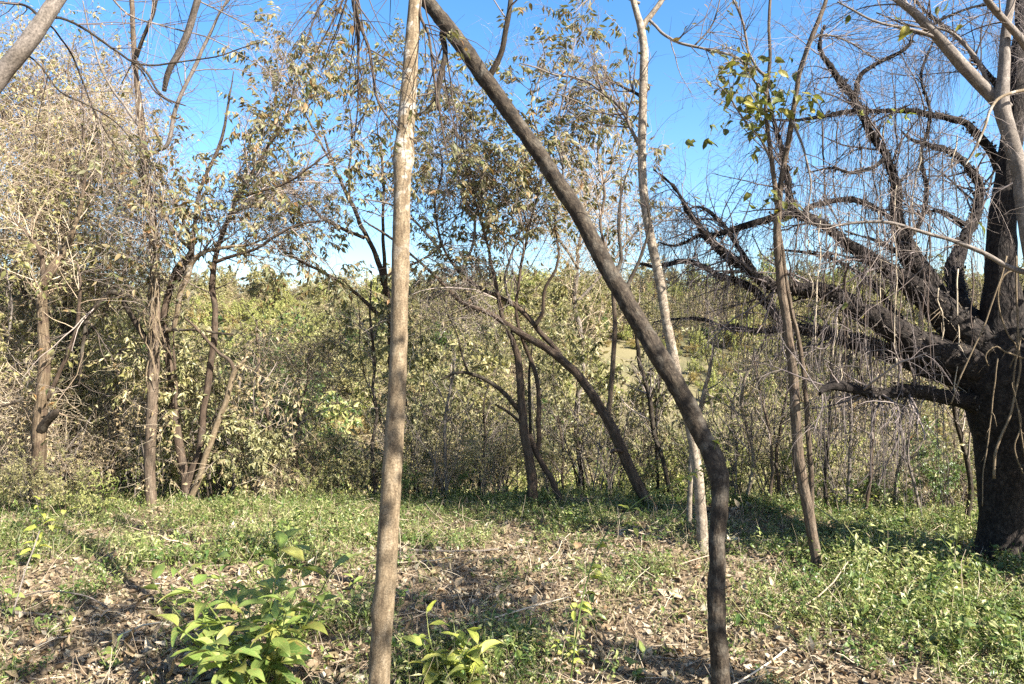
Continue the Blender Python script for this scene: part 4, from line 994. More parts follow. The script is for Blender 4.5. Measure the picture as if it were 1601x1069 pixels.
for t_, y_, m_ in [([(886, 572, 10), (876, 556, 9), (862, 538, 8.5), (846, 522, 8), (836, 508, 8), (823, 494, 8), (812, 484, 7.5), (799, 475, 7), (775, 463, 6.5), (752, 451, 6), (715, 420, 5), (690, 380, 4.4), (680, 320, 3.6), (690, 260, 3), (680, 200, 1.6)], [7.75, 7.9], B_BROWN),
                   ([(836, 510, 7), (844, 498, 6), (850, 486, 5.5), (850, 465, 5), (853, 450, 5), (860, 436, 4.6), (867, 424, 4.2), (872, 390, 3.6), (868, 340, 3), (880, 280, 2.4), (876, 220, 1.4)], [7.75, 7.5], B_BROWN),
                   ([(952, 662, 11), (951, 645, 9), (955, 615, 8), (958, 588, 7.5), (960, 550, 7.2), (961, 518, 7), (960, 490, 6.6), (958, 467, 6.4), (955, 435, 6), (950, 400, 5.4), (940, 350, 4.6), (945, 300, 4), (935, 240, 3), (940, 180, 1.6)], [7.6, 7.55], B_RED),
                   ([(972, 705, 8), (960, 704, 6), (955, 708, 4)], [7.55, 7.4], B_BROWN),
                   ([(800, 478, 5), (790, 440, 4.6), (800, 400, 4), (815, 350, 3.6), (810, 290, 3), (825, 230, 2)], [7.8, 7.6], B_GREY),
                   ([(720, 425, 5), (740, 380, 4.4), (745, 330, 3.6), (760, 280, 3), (755, 220, 2)], [7.8, 7.9], B_GREY),
                   ([(690, 395, 5), (650, 345, 4), (610, 320, 3), (570, 310, 2)], [7.8, 7.6], B_GREY),
               ([(868, 345, 4), (880, 280, 3.6), (870, 205, 3), (886, 130, 2.4), (900, 60, 1.4)], [7.55, 7.3], B_GREY),
               ([(812, 300, 4), (840, 230, 3.4), (830, 160, 2.8), (850, 100, 2), (845, 50, 1.2)], [7.65, 7.4], B_GREY),
               ([(742, 340, 4), (715, 270, 3.4), (730, 190, 2.6), (715, 120, 1.4)], [7.85, 7.7], B_GREY)]:
    T.limb(t_, y_, m_, step=0.04, sides=10, wander=0.014)
PB, RB = T.batch(16, 0.032)
sel = PB[:, -1, 2] > P(0, 460, 8)[2]
g1 = grow(RNG, PB[sel], RB[sel], 150, 0.95, 8, (25, 65), (0, 0, 0.15), 0.14, t0=0.42, rf=0.5, rmin=0.002, rmax=0.007)
g2 = grow(RNG, *g1, 520, 0.45, 6, (25, 60), (0, 0, -0.15), 0.16, rmin=0.0014)
g3 = grow(RNG, *g2, 1100, 0.26, 5, (25, 60), (0, 0, -0.1), 0.16, rmin=0.0012)
(ra, rr), lv = pinnate(RNG, *g2, 460, 11, 0.084, 0.25)
T.twigs([(*g1, 4), (*g2, 3), (*g3, 3), (ra, rr, 3)], T_MIX)
leaves_onto(T, lv, L_CANOPY, 200, LV_CANOPY)

# --- middle: dark forked stems with an arching branch to the left
tr = [(833, 795, 21), (833, 780, 17), (831, 750, 16), (828, 725, 15.5), (824, 700, 15), (821, 675, 15), (818, 650, 13.5), (815, 628, 12), (813, 600, 11.5), (811, 569, 11), (807, 550, 10), (803, 533, 9.5), (796, 518, 9), (788, 505, 8.5), (780, 470, 7), (770, 425, 6), (758, 370, 5), (740, 310, 4.4), (728, 250, 3.6), (720, 190, 2.4), (716, 150, 1.3)]
pts, rad = stem(tr, [7.75, 7.75, 7.8, 7.8, 7.6], True)
T = Tree('dark_forked_tree', 'dark tree of several upright stems with one bare branch arching low to the left', pts[0] * [1, 1, 0])
T.part('trunk', pts, rad, B_BROWN, sides=16, step=0.035, amp=0.13, freq=6, fine=0.06, ffreq=36, wander=0.014)
for t_, y_, m_ in [([(878, 795, 13), (876, 782, 10.5), (869, 764, 10), (862, 746, 10), (851, 730, 9.5), (842, 714, 9.5), (835, 698, 9), (828, 680, 8)], [7.8, 7.8], B_BROWN),
                   ([(838, 708, 9), (842, 690, 8), (842, 675, 8), (843, 648, 7.6), (842, 620, 7.4), (839, 598, 7), (835, 577, 7), (829, 560, 6.6), (823, 545, 6.4), (815, 524, 6), (808, 480, 5), (815, 420, 4.4), (830, 350, 3.6), (850, 270, 2.8), (868, 200, 1.5)], [7.82, 7.9, 7.7], B_BROWN),
                   ([(817, 650, 10), (811, 640, 8.5), (803, 632, 8), (795, 622, 7.6), (782, 610, 7.2), (768, 600, 7), (752, 591, 6.5), (736, 585, 6), (722, 583, 5.2), (709, 584, 4.4), (698, 588, 3.4), (689, 593, 2)], [7.8, 7.6], B_DARK),
                   ([(733, 585, 4.6), (729, 575, 4), (723, 555, 3.6), (719, 541, 3.2), (715, 520, 2.4), (700, 490, 1.6)], [7.65, 7.6], B_DARK),
                   ([(818, 665, 5.5), (808, 655, 4.6), (795, 645, 4.2), (785, 638, 4), (776, 632, 3)], [7.75, 7.6], B_DARK),
                   ([(829, 690, 6), (829, 655, 5.4), (828, 620, 5), (828, 580, 4.4), (832, 540, 3)], [7.95, 8.0], B_DARK)]:
    T.limb(t_, y_, m_, step=0.04, sides=10, wander=0.014)
PB, RB = T.batch(16, 0.03)
sel = PB[:, -1, 2] > P(0, 460, 8)[2]
g1 = grow(RNG, PB[sel], RB[sel], 90, 0.95, 8, (25, 65), (0, 0, 0.15), 0.14, t0=0.45, rf=0.5, rmin=0.002, rmax=0.007)
g2 = grow(RNG, *g1, 330, 0.45, 6, (25, 60), (0, 0, -0.15), 0.16, rmin=0.0014)
g3 = grow(RNG, *g2, 800, 0.26, 5, (25, 60), (0, 0, -0.1), 0.16, rmin=0.0012)
(ra, rr), lv = pinnate(RNG, *g2, 330, 11, 0.086, 0.25)
T.twigs([(*g1, 4), (*g2, 3), (*g3, 3), (ra, rr, 3)], T_MIX)
leaves_onto(T, lv, L_CANOPY, 140, LV_CANOPY)

# --- leafy tree hidden behind the slender trunk
tr = [(604, 800, 13), (609, 700, 11.5), (614, 600, 10.5), (612, 520, 10), (600, 450, 9), (578, 385, 7.5), (545, 310, 6), (512, 240, 4), (495, 180, 2)]
pts, rad = stem(tr, [9.2, 9.1], True)
T = Tree('leafy_thin_tree', 'thin tree with drooping feather leaves against the sky, left of the slender tan trunk', pts[0] * [1, 1, 0])
T.part('trunk', pts, rad, B_BROWN, sides=12, step=0.05, wander=0.03)
for t_, y_ in [([(602, 460, 7), (600, 400, 6), (598, 340, 5), (600, 260, 4), (590, 190, 2)], [9.1, 8.8]), ([(609, 505, 7), (540, 445, 5), (455, 400, 3.6), (400, 350, 2)], [9.1, 8.9]), ([(570, 372, 6), (500, 335, 5), (455, 290, 4), (420, 230, 2)], [9.1, 9.3]), ([(520, 258, 4), (485, 190, 3), (455, 130, 2.2), (445, 80, 1.2)], [9.1, 8.9]), ([(548, 220, 3), (580, 160, 2.4), (590, 110, 1.4)], [9.0, 8.9]),
               ([(598, 440, 6), (622, 420, 5), (660, 405, 4), (700, 380, 2.4)], [9.1, 9.2]), ([(545, 312, 5), (548, 270, 4), (550, 210, 3), (545, 160, 1.5)], [9.1, 9.0])]:
    T.limb(t_, y_, B_BROWN, step=0.05, sides=7, wander=0.025)
PB, RB = T.batch(14, 0.03)
g1 = grow(RNG, PB, RB, 110, 0.95, 8, (25, 65), (0, 0, 0.1), 0.14, t0=0.4, rf=0.5, rmin=0.002, rmax=0.007)
g2 = grow(RNG, *g1, 400, 0.5, 6, (25, 60), (0, 0, -0.15), 0.16, rmin=0.0015)
g3 = grow(RNG, *g2, 900, 0.28, 5, (25, 60), (0, 0, -0.1), 0.16, rmin=0.0013)
(ra, rr), lv = pinnate(RNG, *g2, 420, 11, 0.09, 0.27)
T.twigs([(*g1, 4), (*g2, 3), (*g3, 3), (ra, rr, 3)], T_MIX)
leaves_onto(T, lv, L_CANOPY, 160, LV_CANOPY)

# --- another leafy tree further back between the leaning trunk and the middle stems
tr = [(905, 800, 10), (907, 735, 9), (900, 650, 8.5), (908, 560, 8), (900, 480, 7), (905, 400, 6), (915, 320, 5), (910, 250, 3), (925, 190, 1.6)]
pts, rad = stem(tr, [9.6, 9.4], True)
T = Tree('twiggy_thin_tree', 'thin twiggy tree with dry orange-brown leaves, seen through the gap below the leaning trunk', pts[0] * [1, 1, 0])
T.part('trunk', pts, rad, B_GREY, sides=12, step=0.05, wander=0.035)
for t_, y_ in [([(905, 420, 5), (870, 370, 4), (830, 330, 3), (780, 310, 2)], [9.4, 9.1]), ([(910, 350, 5), (940, 300, 4), (960, 250, 3), (975, 200, 1.6)], [9.4, 9.2]), ([(903, 470, 5), (950, 420, 4), (990, 370, 3), (1040, 330, 2)], [9.4, 9.6])]:
    T.limb(t_, y_, B_GREY, step=0.05, sides=7, wander=0.025)
g1 = grow(RNG, *T.batch(14, 0.03), 120, 0.9, 8, (25, 65), (0, 0, 0.2), 0.14, t0=0.4, rf=0.5, rmin=0.002, rmax=0.006)
g2 = grow(RNG, *g1, 460, 0.5, 6, (25, 60), (0, 0, 0.0), 0.16, rmin=0.0015)
g3 = grow(RNG, *g2, 900, 0.26, 5, (25, 60), (0, 0, 0.0), 0.16, rmin=0.0013)
T.twigs([(*g1, 4), (*g2, 3), (*g3, 3)], T_TAN)
lv = foliage(RNG, *g2, 420, 0.10, 0.4, 0.8)
leaves_onto(T, lv, L_TANDRY, 80, small_leaf_variants(L_TANDRY, 'tan'))

# --- saplings at the edge of the clearing
SAPS = [
 ([(1055, 805, 9), (1052, 785, 7.5), (1043, 750, 7), (1033, 712, 7), (1023, 675, 7), (1019, 645, 7.5), (1017, 620, 7.5), (1010, 595, 7), (1003, 570, 6.5), (998, 545, 6.5), (995, 525, 5), (992, 490, 4), (985, 440, 2)], 8.2, B_DARK, 'dark bent sapling just left of the leaning trunk at the clearing edge'),
 ([(1027, 790, 5), (1026, 720, 4.6), (1027, 660, 4.4), (1029, 608, 4), (1035, 560, 2.5)], 8.6, B_DARK, 'thin dark straight sapling beside the dark bent sapling'),
 ([(882, 790, 5), (881, 745, 4.4), (880, 705, 4), (872, 650, 2.5)], 8.5, B_BROWN, 'very thin sapling beside the dark forked tree, on its right side'),
 ([(700, 790, 6.5), (698, 760, 5.6), (697, 700, 5), (697, 660, 4.5), (702, 620, 4), (712, 560, 2.5)], 8.4, B_GREY, 'thin grey sapling left of the bare arching branch'),
 ([(427, 800, 8), (426, 780, 7), (425, 730, 6.6), (424, 690, 6.6), (421, 655, 6.5), (412, 622, 5.5), (405, 600, 5), (404, 560, 4), (400, 500, 2.5)], 8.6, B_RED, 'brown forked sapling between the crooked stem clump and the slender tan trunk'),
 ([(588, 805, 7), (585, 770, 6), (582, 700, 5.6), (590, 650, 5), (584, 600, 5), (582, 550, 4.4), (578, 500, 3.6), (582, 440, 2)], 8.5, B_DARK, 'dark thin sapling close on the left of the slender tan trunk'),
 ([(462, 800, 5), (466, 740, 4.6), (462, 690, 4), (470, 640, 3.4), (480, 590, 2.6), (486, 540, 1.6)], 9.0, B_BROWN, 'thin sapling halfway between the forked sapling and the slender tan trunk'),
 ([(1512, 835, 10), (1514, 800, 8.5), (1518, 765, 8), (1510, 720, 7.5), (1500, 680, 7), (1494, 650, 6.5), (1488, 620, 5.5), (1480, 570, 4), (1475, 520, 2)], 6.9, B_DARK, 'dark sapling close on the left of the old black trunk'),
 ([(1330, 800, 6), (1328, 760, 5.4), (1329, 710, 5), (1328, 660, 4.8), (1326, 610, 4), (1330, 560, 2)], 7.4, B_GREY, 'straight grey sapling in the thicket under the stub limb'),
 ([(1352, 830, 6), (1356, 780, 5.4), (1364, 700, 5), (1366, 640, 4.6), (1352, 600, 4), (1330, 560, 2)], 7.2, B_BROWN, 'thin brown sapling in the thicket below the middle of the stub limb'),
 ([(1402, 790, 7), (1402, 740, 5.4), (1410, 700, 5), (1402, 660, 4.8), (1380, 615, 4), (1362, 580, 2)], 7.6, B_GREY, 'grey sapling slanting left in the thicket below the stub limb'),
 ([(1200, 830, 6), (1203, 780, 5), (1207, 720, 4.6), (1200, 660, 4), (1185, 600, 3), (1176, 560, 2)], 7.6, B_RED, 'thin reddish sapling left of the forked thin tree'),
 ([(1213, 820, 6), (1215, 770, 5.4), (1213, 720, 5), (1219, 660, 4.4), (1232, 600, 3.4), (1240, 560, 1.8)], 7.8, B_BROWN, 'thin brown sapling touching the forked thin tree on its left'),
 ([(1296, 820, 7), (1290, 775, 6), (1292, 720, 5.4), (1300, 660, 5), (1296, 610, 4), (1305, 550, 2)], 7.5, B_DARK, 'dark sapling just right of the forked thin tree'),
 ([(1165, 815, 7), (1170, 770, 6), (1178, 715, 5.6), (1166, 668, 5.5), (1160, 630, 5.5), (1163, 595, 5), (1178, 560, 4.4), (1180, 545, 3)], 7.8, B_PALE, 'pale crooked sapling right of the crook in the leaning trunk'),
 ([(1440, 820, 6), (1432, 760, 5), (1420, 710, 4.4), (1424, 650, 4), (1410, 600, 2.5)], 7.3, B_GREY, 'thin grey sapling between the stub limb thicket and the old black trunk'),
 ([(745, 790, 5), (752, 740, 4), (760, 690, 3.6), (756, 640, 3), (764, 600, 1.8)], 8.8, B_DARK, 'thin dark sapling in the gap under the bare arching branch'),
 ([(360, 800, 6), (364, 740, 5), (360, 680, 4.4), (372, 620, 3.6), (380, 560, 2)], 8.9, B_GREY, 'grey sapling right of the crooked stem clump'),
 ([(180, 800, 7), (176, 740, 6), (184, 680, 5.4), (178, 620, 4.6), (190, 560, 3.6), (186, 500, 2)], 8.7, B_BROWN, 'brown sapling left of the straight reddish trunk'),
 ([(20, 800, 8), (12, 720, 7), (22, 640, 6), (10, 560, 5), (18, 480, 3.4), (10, 420, 2)], 8.3, B_GREY, 'grey sapling at the far left edge beside the peeling trunk'),
 ([(960, 800, 5), (956, 755, 4.2), (962, 720, 3.8), (953, 690, 3), (948, 640, 1.8)], 9.0, B_DARK, 'thin dark sapling behind the curved brown trunk'),
 ([(1130, 800, 6), (1142, 750, 5), (1150, 700, 4.4), (1144, 650, 3.6), (1156, 600, 2)], 8.4, B_GREY, 'thin grey sapling behind the crook of the leaning trunk'),
]
for tr, Y, m_, lab in SAPS:
    pts, rad = stem(tr, Y, True)
    T = Tree('sapling', lab, pts[0] * [1, 1, 0], 'sapling', 'saplings along the clearing edge')
    T.part('trunk', pts, rad, m_, sides=8, step=0.05, wander=0.02)
    g1 = grow(RNG, *T.batch(12), 16, 0.55, 7, (25, 60), (0, 0, 0.4), 0.14, t0=0.4, rf=0.5, rmin=0.002)
    g2 = grow(RNG, *g1, 50, 0.3, 5, (25, 60), (0, 0, 0.1), 0.16, rmin=0.0014)
    T.twigs([(*g1, 4), (*g2, 3)], T_MIX)
    p, d, nr, l, w = foliage(RNG, *g2, 70, 0.07, 0.42, 0.6)
    a = Acc(); a.add(*leaf_quads(p, d, nr, l, w, 0.22, 0.2))
    link('crown', a.mesh('crown', RNG.choice([0, 1]) and L_OLIVE or L_CANOPY, T.base, smooth=False, uv=False), T.root, kind='stuff')

# --- vine-smothered tree at the upper left: a haze of tan twigs and small leaves
tr = [(120, 830, 20), (122, 700, 18), (112, 560, 16), (100, 420, 13), (85, 300, 9), (70, 180, 6), (60, 90, 3)]
pts, rad = stem(tr, [9.6, 9.4], True)
T = Tree('vine_smothered_tree', 'tall tree smothered in tan dry vines and small leaves, filling the upper left', pts[0] * [1, 1, 0])
T.part('trunk', pts, rad, B_BROWN, sides=12, step=0.06, wander=0.04)
for t_, y_ in [([(100, 430, 10), (50, 330, 8), (10, 240, 6), (-20, 130, 3)], [9.4, 8.8]), ([(95, 380, 9), (140, 300, 7), (165, 220, 5), (160, 140, 2)], [9.4, 9.0]), ([(110, 520, 9), (30, 450, 7), (-50, 380, 5), (-100, 300, 2)], [9.5, 8.9]),
               ([(112, 560, 9), (170, 480, 7), (200, 400, 5), (215, 320, 2)], [9.5, 9.2]), ([(80, 260, 7), (120, 190, 5), (105, 120, 3), (112, 60, 1.6)], [9.4, 9.6]), ([(90, 330, 7), (20, 200, 5), (-30, 90, 3), (-40, 20, 1.6)], [9.4, 9.6])]:
    T.limb(t_, y_, B_BROWN, step=0.06, sides=7, wander=0.04)
g1 = grow(RNG, *T.batch(16, 0.07), 460, 1.05, 8, (30, 85), (0, 0, -0.1), 0.26, t0=0.25, rf=0.4, rmin=0.0022, rmax=0.008)
g2 = grow(RNG, *g1, 3000, 0.55, 7, (30, 80), (0, 0, -0.4), 0.30, rmin=0.0017)
g3 = grow(RNG, *g2, 8500, 0.36, 5, (30, 80), (0, 0, -0.4), 0.30, rmin=0.0015)
T.twigs([(*g1, 4), (*g2, 3), (*g3, 3)], twig_mat('twig_greyish_tan', [(0.24, 0.185, 0.13), (0.13, 0.10, 0.075), (0.31, 0.25, 0.185), (0.17, 0.125, 0.09), (0.09, 0.07, 0.055)]))
lv = foliage(RNG, *g2, 6500, 0.055, 0.45, 0.6)
leaves_onto(T, lv, L_OLIVE, 80, LV_OLIVE)
lv = foliage(RNG, *g3, 6500, 0.055, 0.45, 0.6)
leaves_onto(T, lv, L_TANDRY, 0, LV_OLIVE)

# --- leafy tree just outside the right edge: its crown reaches over the clearing and shades the litter
base = np.array((5.3, 0.4, float(H(5.3, 0.4))))
T = Tree('leafy_shade_tree', 'leafy tree outside the right edge whose crown shades the middle of the clearing', base)
T.part('trunk', np.array([base - [0, 0, .2], base + [0.05, 0.1, 1.4], base + [-0.2, 0.3, 2.8], base + [-0.6, 0.5, 4.0], base + [-0.9, 0.6, 5.2]]), np.array([0.13, 0.10, 0.08, 0.055, 0.02]), B_BROWN, sides=12, step=0.06, wander=0.03)
for e in [(3.9, 1.5, 4.2), (4.3, 1.9, 4.7), (3.5, 1.0, 4.3), (4.3, 0.7, 5.0), (3.3, 0.3, 3.9)]:
    e = np.array(e); s0 = base + [-0.4, 0.4, 3.4]
    T.part('limb', np.array([s0, s0 * 0.55 + e * 0.45 + [0, 0, 0.35], e]), np.array([0.04, 0.025, 0.008]), B_BROWN, sides=7, step=0.06, wander=0.03)
T.part('limb', np.array([base + [-0.5, 0.3, 3.5], [3.9, 0.9, 4.1], [2.6, 1.2, 4.0], [1.5, 1.4, 3.75], [0.9, 1.5, 3.6]]), np.array([0.05, 0.04, 0.028, 0.016, 0.006]), B_BROWN, sides=8, step=0.06, wander=0.03)
g1 = grow(RNG, *T.batch(14, 0.06), 115, 0.65, 7, (25, 70), (0, 0, 0.1), 0.15, t0=0.6, rf=0.4, rmin=0.002, rmax=0.008)
g2 = grow(RNG, *g1, 380, 0.35, 5, (25, 65), (0, 0, 0), 0.15, rmin=0.0014)
T.twigs([(*g1, 4), (*g2, 3)], T_GREY)
p, d, nr, l, w = foliage(RNG, *g2, 1700, 0.12, 0.45, 0.5)
a = Acc(); a.add(*leaf_quads(p, d, nr, l, w, 0.22, 0.2))
link('crown', a.mesh('crown', L_CANOPY, T.base, smooth=False, uv=False), T.root, kind='stuff')

# --- leafy sapling added just outside the right edge to shade the old black trunk
base = np.array((4.45, 5.0, float(H(4.45, 5.0))))
T = Tree('added_shade_sapling', 'small unseen leafy tree added outside the right edge to shade the old black trunk', base)
T.part('trunk', np.array([base - [0, 0, .2], base + [0.03, 0.02, 1.2], base + [-0.03, 0.0, 1.9], base + [0.0, 0.0, 2.5]]), np.array([0.05, 0.042, 0.03, 0.01]), B_BROWN, sides=10, step=0.06, wander=0.02)
g1 = grow(RNG, *T.batch(16), 70, 0.55, 7, (40, 80), (0, 0, 0.2), 0.14, t0=0.25, rf=0.4, rmin=0.002, rmax=0.008)
g2 = grow(RNG, *g1, 320, 0.28, 5, (25, 65), (0, 0, 0), 0.15, rmin=0.0014)
T.twigs([(*g1, 4), (*g2, 3)], T_GREY)
p, d, nr, l, w = foliage(RNG, *g2, 3600, 0.11, 0.5, 0.5)
a = Acc(); a.add(*leaf_quads(p, d, nr, l, w, 0.22, 0.2, 0))
link('crown', a.mesh('crown', L_GREEN, T.base, smooth=False, uv=False), T.root, kind='stuff')

# --- vines that hang from the old black tree
spots = [(1285, 345, 190), (1292, 340, 160), (1300, 380, 120), (1306, 375, 190), (1322, 470, 160), (1326, 330, 200), (1340, 380, 150), (1352, 300, 180), (1360, 380, 200), (1372, 330, 260), (1384, 400, 160), (1392, 300, 220), (1400, 290, 260), (1410, 420, 150), (1418, 340, 200), (1432, 450, 160), (1440, 400, 220), (1452, 350, 260), (1462, 450, 150), (1340, 200, 150), (1362, 210, 190), (1380, 190, 160), (1402, 180, 200), (1422, 190, 220), (1440, 230, 160), (1456, 190, 200), (1472, 240, 200), (1490, 210, 160), (1310, 190, 160), (1286, 190, 200), (1265, 330, 130), (1246, 340, 120), (1480, 480, 160), (1500, 420, 200), (1520, 400, 160), (1300, 520, 150), (1318, 535, 140), (1345, 545, 90), (1368, 550, 80), (1396, 560, 90), (1428, 575, 60)]
VL = {0: 'dark dry vine hanging from the old black tree', 1: 'pale tan dry vine hanging from the old black tree'}
VZ = lambda x, y: ('near its limb tips' if x < 1310 else 'midway along its limbs' if x < 1400 else 'close to its trunk') + (', high up' if y < 260 else ', low down' if y > 440 else '')
for k, (vx, vy, ln) in enumerate(spots):
    Y = 5.85 + RNG.uniform(-0.35, 0.25)
    n = 9
    xs = vx + np.cumsum(RNG.normal(size=n) * 2.6)
    tt = [(xs[j], vy + ln * j / (n - 1), (RNG.uniform(1.6, 3.2)) * (1 - 0.4 * j / n)) for j in range(n)]
    pts, rad = stem(tt, [Y, Y + RNG.uniform(-0.1, 0.1)])
    a = Acc(); stem_mesh(a, pts, rad, sides=5, step=0.04, wander=0.016)
    pal = k % 3 == 0
    p, r = resample(pts, rad, 10)
    g1 = grow(RNG, p[None], r[None], 9, 0.16, 5, (25, 70), (0, 0, -1.0), 0.2, rmin=0.001)
    a.add(*tube(*g1, 3))
    o = link('hanging_vine', a.mesh('hanging_vine', T_TAN if pal else T_DARK, pts[0]), None, pts[0], label=VL[int(pal)] + ' ' + VZ(vx, vy), category='vine', group='pale vines on the old black tree' if pal else 'dark vines on the old black tree')
# pale lianas draped over the trunk
for tt, lab in [([(1589, 400, 3), (1590, 470, 3), (1591, 542, 3.2), (1593, 580, 3.4), (1581, 640, 3.6), (1566, 678, 3.8), (1555, 707, 4), (1553, 730, 4), (1553, 748, 4.5)], 'pale vine ending in a torn root in front of the old black trunk'),
                ([(1574, 400, 2.6), (1545, 488, 2.6), (1516, 560, 2.6), (1498, 600, 2.6), (1486, 631, 2.2)], 'pale straight vine slanting down left across the crotch of the old black tree'),
                ([(1560, 560, 2), (1552, 640, 2), (1545, 700, 2), (1537, 740, 1.8), (1534, 790, 1.5)], 'thin pale vine along the left side of the old black trunk'),
                ([(1596, 520, 3), (1584, 600, 2.6), (1596, 660, 2.4), (1585, 700, 2.2), (1600, 740, 2)], 'wavy pale vine at the right edge below the crotch'),
                ([(1600, 560, 3), (1570, 548, 2.6), (1558, 540, 2.4), (1546, 545, 2.2), (1540, 556, 2), (1545, 570, 1.6)], 'short curled pale vine near the crotch of the old black tree'),
                ([(1600, 420, 3), (1570, 430, 2.4), (1560, 470, 2.4), (1575, 520, 2.4), (1590, 545, 2.2), (1580, 575, 2)], 'looping pale vine over the crotch of the old black tree'),
                ([(1592, 640, 2.4), (1600, 690, 2.2), (1606, 735, 2)], 'short pale vine at the right edge beside the old black trunk')]:
    pts, rad = stem(tt, [5.2, 5.25])
    a = Acc(); stem_mesh(a, pts, rad, sides=7, step=0.03, wander=0.01)
    p, r = resample(pts, rad, 10)
    g1 = grow(RNG, p[None], r[None], 3, 0.14, 5, (25, 80), (0, 0, -0.9), 0.18, rmin=0.0011)
    a.add(*tube(*g1, 3))
    link('hanging_vine', a.mesh('hanging_vine', B_TAN, pts[0]), None, pts[0], label=lab, category='vine', group='pale lianas in front of the old black trunk')



# --- tangles of dry vine caught in the branches
def tangle(label, px, py, Y, rx, ry, n, nleaf, mat=T_TAN, ln=0.7):
    c = P(px, py, Y); sx, sz = rx / F * Y, ry / F * Y
    u = RNG.normal(size=(n, 3)); u = norm(u) * (RNG.random(n) ** 0.45)[:, None]
    K = 8
    pp = np.empty((n, K, 3)); pp[:, 0] = c + u * [sx, 0.45, sz]
    d = norm(RNG.normal(size=(n, 3)) * [1, 0.6, 0.9]); l = ln * RNG.uniform(0.4, 1.3, n)
    for k in range(1, K):
        d = norm(d + RNG.normal(size=(n, 3)) * 0.28 + (c - pp[:, k - 1]) * 0.10 + [0, 0, -0.06])
        pp[:, k] = pp[:, k - 1] + d * (l / (K - 1))[:, None]
    R = RNG.uniform(0.0013, 0.0032, n)[:, None] * np.linspace(1, 0.5, K)[None]
    a = Acc(); a.add(*tube(pp, R, 3))
    t_ = thing('vine_tangle', label, 'vine', c, 'tangles of dry vine in the branches')
    link('vine_stems', a.mesh('vine_stems', mat, c, uv=False), t_, kind='stuff')
    if nleaf:
        p, dd, nr, l, w = foliage(RNG, pp, R, nleaf, 0.06, 0.42, 0.7)
        b = Acc(); b.add(*leaf_quads(p, dd, nr, l, w, 0.22, 0.2))
        link('leaves', b.mesh('leaves', L_TANDRY if nleaf < n else L_OLIVE, c, smooth=False, uv=False), t_, kind='stuff')
tangle('dense tan tangle of dry vines left of the straight brown tree, high up', 150, 230, 8.6, 90, 110, 1500, 1700)
tangle('tan tangle of dry vines above the peeling trunk', 45, 300, 8.4, 90, 130, 1500, 1800)
tangle('vine tangle wound round the upper part of the straight brown tree', 240, 350, 7.9, 38, 100, 420, 120, T_MIX)
tangle('leafy vine tangle between the peeling trunk and the straight brown tree', 150, 400, 8.6, 90, 90, 900, 2200)
tangle('brown tangle of vines right of the slender tan trunk, above the bare arching branch', 715, 460, 7.9, 75, 80, 480, 250, T_MIX)
tangle('twiggy tangle of dry vines behind the upper leaning trunk', 900, 330, 8.8, 95, 95, 750, 350)
tangle('sparse reddish tangle of twigs between crooked stems and slender tan trunk, above the hills', 440, 320, 8.4, 120, 60, 900, 500, T_MIX)
tangle('pale tangle of dry vines low between the crooked stems and the forked sapling', 470, 560, 9.4, 110, 70, 800, 300)
tangle('leafy tangle right of the slender tan trunk under the sky', 700, 280, 8.6, 80, 90, 500, 1200, T_MIX)
tangle('dry tangle at the left edge beside the peeling trunk foot', 20, 650, 8.1, 60, 110, 600, 300)

# ------------------------------------------------------------------ shrubs of the thicket (a few kinds, copied)
def shrub_asset(seed, h, spread, nst, n1, n2, nleaf, leafL, aspect, lmat, smat, tmat, hang=0.6, wob=0.1, detail=1, curv=0.4):
    rng = np.random.default_rng(seed)
    K = 9
    st = np.empty((nst, K, 3)); st[:, 0] = rng.normal(size=(nst, 3)) * [0.10, 0.10, 0]
    az = rng.uniform(0, 6.283, nst); tilt = rng.uniform(0.05, 0.6, nst) * spread
    d = norm(np.stack([np.cos(az) * tilt, np.sin(az) * tilt, np.ones(nst)], 1))
    hl = h * rng.uniform(0.6, 1.1, nst)
    for k in range(1, K):
        d = norm(d + rng.normal(size=(nst, 3)) * wob + np.array([0, 0, 0.04 - curv * 0.1 * (k / K)]))
        st[:, k] = st[:, k - 1] + d * (hl / (K - 1))[:, None]
    sr = (0.012 * h / 2.5 * rng.uniform(0.7, 1.4, nst))[:, None] * np.linspace(1, 0.3, K)[None]
    st[:, 0, 2] -= 0.25
    g1 = grow(rng, st, sr, n1, h * 0.34, 7, (25, 65), (0, 0, 0.1), 0.14, t0=0.2, rf=0.5, rmin=0.002)
    g2 = grow(rng, *g1, n2, h * 0.17, 6, (25, 70), (0, 0, -0.2), 0.18, rmin=0.0016)
    a = Acc(); a.add(*tube(st, sr, 6)); a.add(*tube(*g1, 4))
    stem_me = a.mesh('stem', smat)
    b = Acc(); b.add(*tube(*g2, 3), mat=1)
    na = nleaf * 3 // 4
    for (src, n) in ((g2, na), (g1, nleaf - na)):
        p, dd, nr, l, w = foliage(rng, *src, n, leafL, aspect, hang, 0.15)
        b.add(*leaf_quads(p, dd, nr, l, w, 0.22, 0.2, detail))
    crown_me = b.mesh('crown', [lmat, tmat], smooth=False, uv=False)
    return stem_me, crown_me

